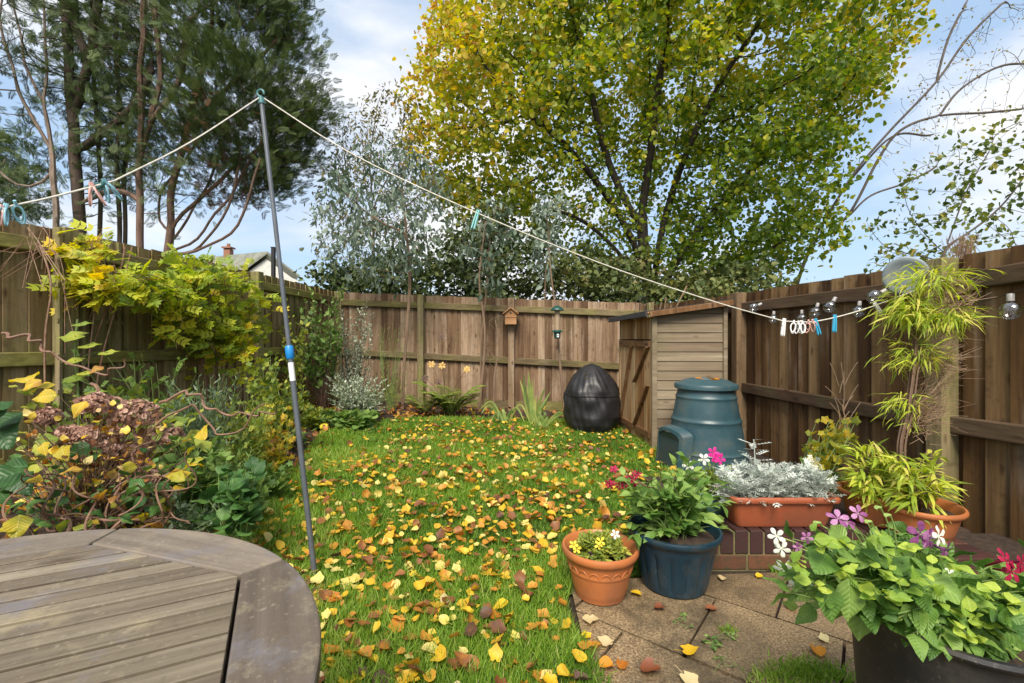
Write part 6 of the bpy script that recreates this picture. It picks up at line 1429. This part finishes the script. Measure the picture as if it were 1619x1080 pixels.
def sweep(p0, *pp, n=26):
    P = smooth_path([p0]+[W(*q) for q in pp], n); k = RNG.normal(0, 1, (len(P), 3)); k = .25*np.roll(k, 1, 0)+.5*k+.25*np.roll(k, -1, 0); k[0] = k[-1] = 0
    return P+k*.045
cyp = lambda P: np.clip(.25+.35*snoise(P, .9, 2)+RNG.normal(0, .15, len(P)), 0, 1)
D0 = 9.2
def conifers():
    g0 = lambda px, D: np.array(((px-809.5)/F*D, D, 0.))
    # pale twin-stemmed tree at the far left
    tree('conifer', 'pale barked conifer with a leaning twin stem at the far left beyond the fence', 'tree',
         [(sweep(g0(92, 9.0), (90, 330, 9.0), (82, 240, 9.0), (70, 150, 9), (75, 60, 9), (60, -60, 9)), False), (sweep(W(80, 230, 9), (45, 180, 8.9), (15, 110, 8.8), (5, 30, 8.8), (-10, -60, 8.8)), True), (sweep(W(85, 280, 9), (30, 300, 8.8), (0, 270, 8.7), (-40, 250, 8.7)), True), (sweep(W(76, 180, 9), (40, 100, 9), (25, 20, 9), (10, -50, 9)), True)],
         envelope([(-60, -80), (130, -80), (110, 60), (70, 180), (60, 290), (-40, 330), (-80, 200)], 9.0, 1.6, 260, 1.0), M['bark_pale'], M['cypress'], SPR, .22, 4, .012, r_tip=.0085, power=.46, step=.22, infl=1.6, kill=.4, spread=.12, droop=.3, vfun=cyp, rmax=.15)
    tree('conifer', 'thick dark trunked conifer forking high, second from the left beyond the fence', 'tree',
         [(sweep(g0(130, 9.4), (128, 350, 9.4), (122, 250, 9.4), (115, 150, 9.4), (100, 60, 9.4), (92, -60, 9.4)), False), (sweep(W(118, 160, 9.4), (140, 100, 9.3), (118, 40, 9.3), (112, -60, 9.3)), True), (sweep(W(120, 170, 9.4), (150, 60, 9.2), (160, -60, 9.2)), True), (sweep(W(122, 240, 9.4), (160, 215, 9.2), (215, 160, 9), (240, 110, 9)), True)],
         envelope([(0, -100), (260, -100), (270, 60), (260, 200), (230, 300), (170, 340), (150, 200), (60, 160), (20, 60)], 9.4, 1.8, 640, 1.1), M['bark_dark'], M['cypress'], SPR, .21, 6, .018, r_tip=.0125, power=.47, step=.24, infl=1.6, kill=.4, spread=.2, droop=.3, vfun=cyp, rmax=.27, base_min=.08)
    tree('conifer', 'slim reddish trunk conifer forking at mid height, third from the left', 'tree',
         [(sweep(g0(225, 9.0), (224, 330, 9.0), (222, 270, 9), (240, 190, 9), (250, 110, 9), (245, 0, 9), (240, -80, 9)), False), (sweep(W(222, 265, 9), (222, 180, 8.9), (226, 90, 8.9), (225, -40, 8.9)), True), (sweep(W(240, 190, 9), (285, 120, 8.9), (300, 30, 8.9)), True), (sweep(W(224, 310, 9), (170, 300, 9.2), (130, 320, 9.2)), True)],
         envelope([(140, -100), (380, -100), (390, 60), (360, 200), (330, 320), (270, 340), (200, 300), (170, 160), (150, 60)], 9.0, 1.8, 760, 1.1), M['bark_red'], M['cypress'], SPR, .21, 6, .016, r_tip=.0075, power=.47, step=.24, infl=1.6, kill=.4, spread=.2, droop=.3, vfun=cyp, rmax=.13, base_min=.05)
    poly = [(290, -100), (460, -100), (452, -30), (482, 0), (458, 20), (496, 45), (465, 62), (508, 88), (472, 108), (520, 140), (478, 155), (526, 172), (482, 195), (520, 222), (478, 238), (500, 268), (452, 272), (462, 300), (420, 300), (415, 330), (380, 310), (350, 340), (320, 300), (300, 200), (290, 80)]
    p, q = D0-.2, D0-.6
    th, nd, rad = tree('conifer', 'dense green cypress with long upswept curved lower branches, rightmost of the conifers', 'tree',
         [(sweep(g0(262, 9.2), (262, 395, 9.2), (275, 300, 9.3), (300, 180, 9.3), (330, 60, 9.3), (345, -80, 9.3)), False),
          (sweep(W(264, 395, 9.2), (300, 385, 9.0), (350, 330, 8.8), (385, 270, 8.7), (420, 220, 8.7)), True), (sweep(W(264, 400, 9.2), (310, 395, 9.0), (350, 350, 8.7), (372, 300, 8.6), (385, 240, 8.6)), True),
          (sweep(W(264, 402, 9.2), (300, 402, 8.8), (360, 370, 8.5), (395, 310, 8.4), (412, 250, 8.3)), True), (sweep(W(264, 380, 9.2), (290, 360, 9.3), (330, 290, 9.4), (350, 230, 9.4)), True), (sweep(W(266, 370, 9.2), (250, 320, 9.5), (300, 240, 9.6), (360, 180, 9.6)), True),
          (sweep(W(264, 360, 9.2), (330, 300, 9.1), (400, 240, 9.1), (460, 200, 9.1)), True), (sweep(W(300, 190, 9.3), (380, 120, 9.2), (440, 60, 9.1)), True)],
         envelope(poly, 9.2, 1.8, 1900, 1.1), M['bark_red'], M['cypress'], SPR, .21, 24, .020, r_tip=.0065, power=.48, step=.22, infl=1.3, kill=.33, spread=.2, droop=.2, vfun=cyp, rmax=.15, base_min=.024, keepf=lambda P: np.where(P[:, 2] < 3.75-.35*np.clip(P[:, 0]+5, -2, 2)+.5*np.sin(P[:, 0]*5), .25, 1)*np.where(P[:, 0] < -5.6, .5, 1)*np.where(snoise(P*np.array((1, 1, 1.9)), 1.7, 31) < .36, .22, 1), dirf=lambda P: nrm(P-np.array((-5.6, 9.2, 0))*1.0-np.array((0, 0, 1.))*(P[:, 2:]*.8))*1.3)
    sm = rad < .02; idx = np.where(sm & (nd[:, 2] < W(0, 190, 9.2)[2]) & (nd[:, 0] < W(440, 0, 9.2)[0]))[0]
    if len(idx): 
        idx = RNG.choice(idx, 420); mb = MB(); mb.inst(SPR[0], SPR[1], frames(RNG.normal(0, 1, (len(idx), 3)), roll=.7)*(U(.12, .24, len(idx)))[:, None, None], nd[idx]+RNG.normal(0, .1, (len(idx), 3)), U(0, 1, len(idx))); mb.build('dead_foliage', M['cypress_dead'], th)
    for (px, D, r, lab) in ((152, 9.9, .05, 'dark slender trunk just behind the thick dark conifer'), (193, 10.2, .10, 'shaded dark conifer trunk between the thick and the slim reddish ones'), (185, 9.7, .05, 'thin shaded conifer stem left of the shaded dark trunk')):
        tree('conifer', lab, 'tree', [(sweep(g0(px, D), (px+2, 330, D), (px+6, 220, D), (px-4, 100, D), (px+5, -40, D), (px, -100, D)), False)], envelope([(px-60, -100), (px+70, -100), (px+75, 200), (px+30, 320), (px-30, 300), (px-60, 100)], D, 1.0, 330, .9), M['bark_dark'], M['cypress'], SPR, .22, 4, .012, r_tip=.007, power=.45, step=.24, infl=1.4, kill=.4, spread=.2, droop=.3, vfun=cyp, rmax=r)
    tree('conifer', 'farther drooping conifer at the left picture edge behind the pale trunk', 'tree', [(sweep(g0(-30, 13), (-30, 300, 13), (-30, 150, 13)), False)], envelope([(-120, 150), (0, 190), (45, 250), (70, 310), (60, 345), (-100, 345)], 13, 1.4, 260, 1.0), M['bark_dark'], M['cypress'], SPR, .38, 10, .03, r_tip=.009, step=.3, infl=1.6, kill=.45, spread=.2, droop=.6, vfun=cyp)
conifers()
# --- eucalyptus trees inside the fence
def euc():
    Te = T_leaf(.19, .1, .2); b = at_ground(636, 6.9)
    v = lambda P: np.clip(.45+.35*(snoise(P, 1.6, 4)-.5)*2+RNG.normal(0, .15, len(P)), 0, 1)
    tree('eucalyptus', 'blue grey eucalyptus with a bare reddish trunk in front of the back fence', 'tree',
         [(smooth_path([b, W(640, 560, 6.9), W(648, 450, 6.9), W(643, 370, 6.85), W(636, 300, 6.8), W(640, 250, 6.8)], 30), False), (smooth_path([W(643, 370, 6.85), W(600, 350, 6.8), W(560, 320, 6.8)], 12), True), (smooth_path([W(640, 330, 6.85), W(670, 300, 6.8), W(690, 270, 6.8)], 12), True)],
         envelope([(500, 330), (530, 260), (580, 225), (640, 215), (700, 270), (725, 330), (700, 400), (660, 440), (560, 440), (510, 400)], 6.8, .9, 560, .8), M['bark_euc'], M['euc_leaf'], Te, .12, 6, .010, r_tip=.0034, power=.44, step=.12, infl=.9, kill=.2, spread=.09, droop=1.2, vfun=v, rmax=.036)
    tree('eucalyptus', 'young blue grey eucalyptus behind the bird box with a thin stem', 'tree',
         [(smooth_path([at_ground(765, 6.95), W(760, 560, 6.9), W(770, 450, 6.9), W(775, 370, 6.9)], 24), False)],
         envelope([(720, 360), (740, 320), (790, 300), (830, 330), (825, 400), (800, 470), (745, 470), (722, 420)], 6.9, .5, 210, .6), M['bark_euc'], M['euc_leaf'], Te, .12, 6, .010, r_tip=.0030, power=.44, step=.12, infl=.9, kill=.22, spread=.06, droop=1.2, vfun=v, rmax=.018)
    tree('eucalyptus', 'pale silvery eucalyptus top right of the bird box in front of the lime tree', 'tree',
         [(smooth_path([np.array(((865-809.5)/F*7.8, 7.8, 0)), W(862, 450, 7.8), W(868, 380, 7.8), W(862, 320, 7.8)], 24), False)],
         envelope([(830, 360), (845, 310), (880, 290), (905, 320), (895, 390), (885, 440), (850, 450), (832, 420)], 7.8, .5, 200, .6), M['bark_euc'], M['euc_leaf'], Te, .13, 7, .010, r_tip=.0030, power=.44, step=.13, infl=.9, kill=.22, spread=.06, droop=1.2, vfun=lambda P: np.clip(v(P)+.25, 0, 1), rmax=.022)
euc()
def behind():
    Te = T_simple(.16, .1)
    tree('willow', 'tall sparse grey green tree between the conifers and the lime tree', 'tree',
         [(smooth_path([W(590, 535+82.8, 10)*np.array((1, 1, 0)), W(590, 350, 10), W(585, 250, 10), W(600, 150, 10)], 24), False), (smooth_path([W(590, 380, 10), W(550, 280, 10), W(540, 200, 10)], 16), True), (smooth_path([W(588, 330, 10), W(630, 240, 10), W(640, 160, 10)], 16), True)],
         envelope([(490, 330), (520, 230), (545, 180), (590, 150), (650, 150), (680, 200), (680, 330), (650, 460), (530, 460), (490, 400)], 10, 1.4, 900, 1.0), M['bark_grey'], M['olive_leaf'], Te, .12, 8, .012, r_tip=.0035, power=.46, step=.17, infl=1.2, kill=.28, spread=.1, droop=.9, rmax=.06)
    specs = [('dense dark green bush behind the left half of the back fence', [(500, 470), (505, 420), (560, 400), (640, 400), (680, 420), (690, 475)], 9.0, .06), ('dark bush with brown leaves behind the fence centre', [(660, 475), (670, 390), (730, 350), (800, 340), (860, 370), (880, 480)], 9.6, .12), ('dark green bush under the lime tree behind the bird feeder', [(850, 480), (860, 400), (930, 390), (1020, 410), (1060, 490)], 9.2, .3), ('green bush under the lime tree behind the shed', [(1020, 490), (1030, 440), (1120, 420), (1220, 420), (1240, 480)], 9.0, .35)]
    for i, (lab, poly, D, vv) in enumerate(specs):
        cx = sum(p[0] for p in poly)/len(poly); b = np.array(((cx-809.5)/F*D, D, 0)); top = W(cx, min(p[1] for p in poly)+30, D)
        poly2 = [(x, y if y < 465 else 600) for x, y in poly]
        tree('bush', lab, 'bush', [(smooth_path([b, (b+top)/2+np.array((.1, 0, 0)), top], 12), False)], envelope(poly2, D, 1.1, 620, 1.1), M['bark_dark'], M['hedge_leaf'], T_hex(.4), .105, 34, .03, r_tip=.004, step=.2, infl=1.4, kill=.33, spread=.14, droop=.3, vfun=lambda P, vv=vv: np.clip(vv+.3*snoise(P, 1.4, 8)+RNG.normal(0, .16, len(P)), 0, 1), group='bushes behind the back fence')
    # bare tree leaning right
    tree('bare_tree', 'nearly leafless grey tree whose long branches lean right against the sky', 'tree',
         [(smooth_path([np.array((6.0, 10.5, 0)), W(1270, 420, 10.5), W(1340, 290, 10), W(1400, 215, 9.8), W(1480, 130, 9.6), W(1530, 60, 9.5), W(1590, 0, 9.4)], 40), False),
          (smooth_path([W(1300, 380, 10.4), W(1345, 335, 10), W(1390, 250, 9.7), W(1425, 205, 9.5), W(1485, 183, 9.4), W(1560, 178, 9.3), W(1619, 172, 9.3)], 40), True),
          (smooth_path([W(1340, 345, 10), W(1375, 310, 9.8), W(1430, 290, 9.7), W(1480, 265, 9.6)], 16), True), (smooth_path([W(1485, 183, 9.4), W(1520, 140, 9.4), W(1580, 105, 9.4), W(1630, 100, 9.4)], 20), True), (smooth_path([W(1480, 130, 9.6), W(1500, 60, 9.6), W(1530, 0, 9.6)], 16), True), (smooth_path([W(1340, 290, 10), W(1410, 216, 10), W(1470, 215, 10)], 14), True)],
         envelope([(1390, 250), (1430, 130), (1500, 20), (1640, -30), (1650, 180), (1520, 200), (1450, 290)], 9.6, .6, 700, .5), M['bark_grey'], M['small_tree_leaf'], T_hex(.4), .05, .5, .0036, r_tip=.0034, power=.46, step=.10, infl=.9, kill=.17, spread=.06, jit=.3, base_min=.022, rmax=.07, vfun=lambda P: U(.7, 1, len(P)))
    # leafy small tree at the right
    tree('small_tree', 'thin leafy tree with green and yellow leaves rising behind the right fence', 'tree',
         [(smooth_path([np.array((5.6, 6.8, 0)), W(1500, 380, 6.6), W(1530, 300, 6.6), W(1570, 230, 6.6)], 20), False), (smooth_path([W(1490, 400, 6.7), W(1440, 340, 6.5), W(1425, 280, 6.4)], 14), True), (smooth_path([W(1500, 390, 6.7), W(1580, 330, 6.5), W(1640, 250, 6.4)], 14), True), (smooth_path([W(1480, 410, 6.7), W(1400, 390, 6.6), W(1370, 350, 6.6)], 14), True)],
         envelope([(1370, 400), (1380, 330), (1440, 290), (1470, 220), (1560, 180), (1680, 170), (1700, 440), (1390, 445)], 6.6, .9, 620, .9), M['bark_grey'], M['small_tree_leaf'], T_leaf(.38), .085, 3, .009, r_tip=.0028, power=.46, step=.13, infl=1.0, kill=.27, spread=.07, droop=.6, rmax=.04, vfun=lambda P: np.clip(.15+.45*snoise(P, .8, 6)+.4*np.clip((2.9-P[:, 2])/1.2, 0, 1)*snoise(P, 1.5, 7)+RNG.normal(0, .12, len(P)), 0, 1))
behind()

# ------------------------------------------------------------------ house beyond the left fence
def house():
    D = 42.; th = thing('house', 'pale rendered house with a grey tiled gable roof far beyond the left fence', 'house', ((400-809.5)/F*D, D, 0))
    a_, r_, b_ = W(318, 412, D), W(440, 406, D), W(466, 437, D)
    x0 = W(320, 440, D)[0]; xr = W(426, 405, D)[0]; zr = W(426, 405, D)[2]; x1 = W(470, 437, D)[0]; ze = W(470, 437, D)[2]; xg = W(382, 437, D)[0]
    mb = MB(); V = [(xg, D, -1), (x1, D, -1), (x1, D, ze), (xr, D, zr), (xg, D, ze)]; V += [(x-9, y+3, z) for i, (x, y, z) in enumerate(V)]
    mb.add(V, [(0, 1, 2, 3, 4), (9, 8, 7, 6, 5), (1, 6, 7, 2), (0, 4, 9, 5)]); mb.build('wall', M['white_render'], th)
    mb = MB()
    e = .35
    for (pa, pb) in (((xg-.4, ze-.15), (xr, zr+.18)), ((xr, zr+.18), (x1+.4, ze-.15))):
        V = [(pa[0], D-e, pa[1]), (pb[0], D-e, pb[1]), (pb[0]-9.3, D+3.3, pb[1]), (pa[0]-9.3, D+3.3, pa[1])]; V += [(x, y, z+.2) for x, y, z in V]
        mb.add(V, [(3, 2, 1, 0), (4, 5, 6, 7), (0, 1, 5, 4), (1, 2, 6, 5), (2, 3, 7, 6), (3, 0, 4, 7)])
    rf = mb.build('roof', M['roof_tile'], th)
    c = W(361, 406, 43.8); mb = MB(); box(mb, (c[0], 43.8, c[2]), (.6, .6, 1.4)); box(mb, (c[0], 43.8, c[2]+.85), (.85, .85, .15)); tube(mb, [(c[0], 43.8, c[2]+.9), (c[0], 43.8, c[2]+1.25)], .16, 10); mb.build('chimney', M['chimney'], rf)
    p = W(435, 428, D); mb = MB(); box(mb, (p[0], D-.03, p[2]-1.2), (.9, .08, 1.0)); w_ = mb.build('window', M['white_render'], th); mb = MB(); box(mb, (p[0], D-.08, p[2]-1.2), (.75, .04, .85)); mb.build('pane', M['window'], w_)
house()
# black post behind the left fence
p = W(432, 392, 6.8); th = thing('metal_post', 'slim black post rising behind the left fence beside the house', 'post', (p[0], 6.8, 0)); mb = MB(); box(mb, (p[0]-.0, 6.8, p[2]/2), (.05, .05, p[2])); mb.build('shaft', M['black_metal'], th, bevel=.004); mb = MB(); box(mb, (p[0], 6.8, p[2]+.006), (.06, .06, .012)); mb.build('cap', M['black_metal'], th)
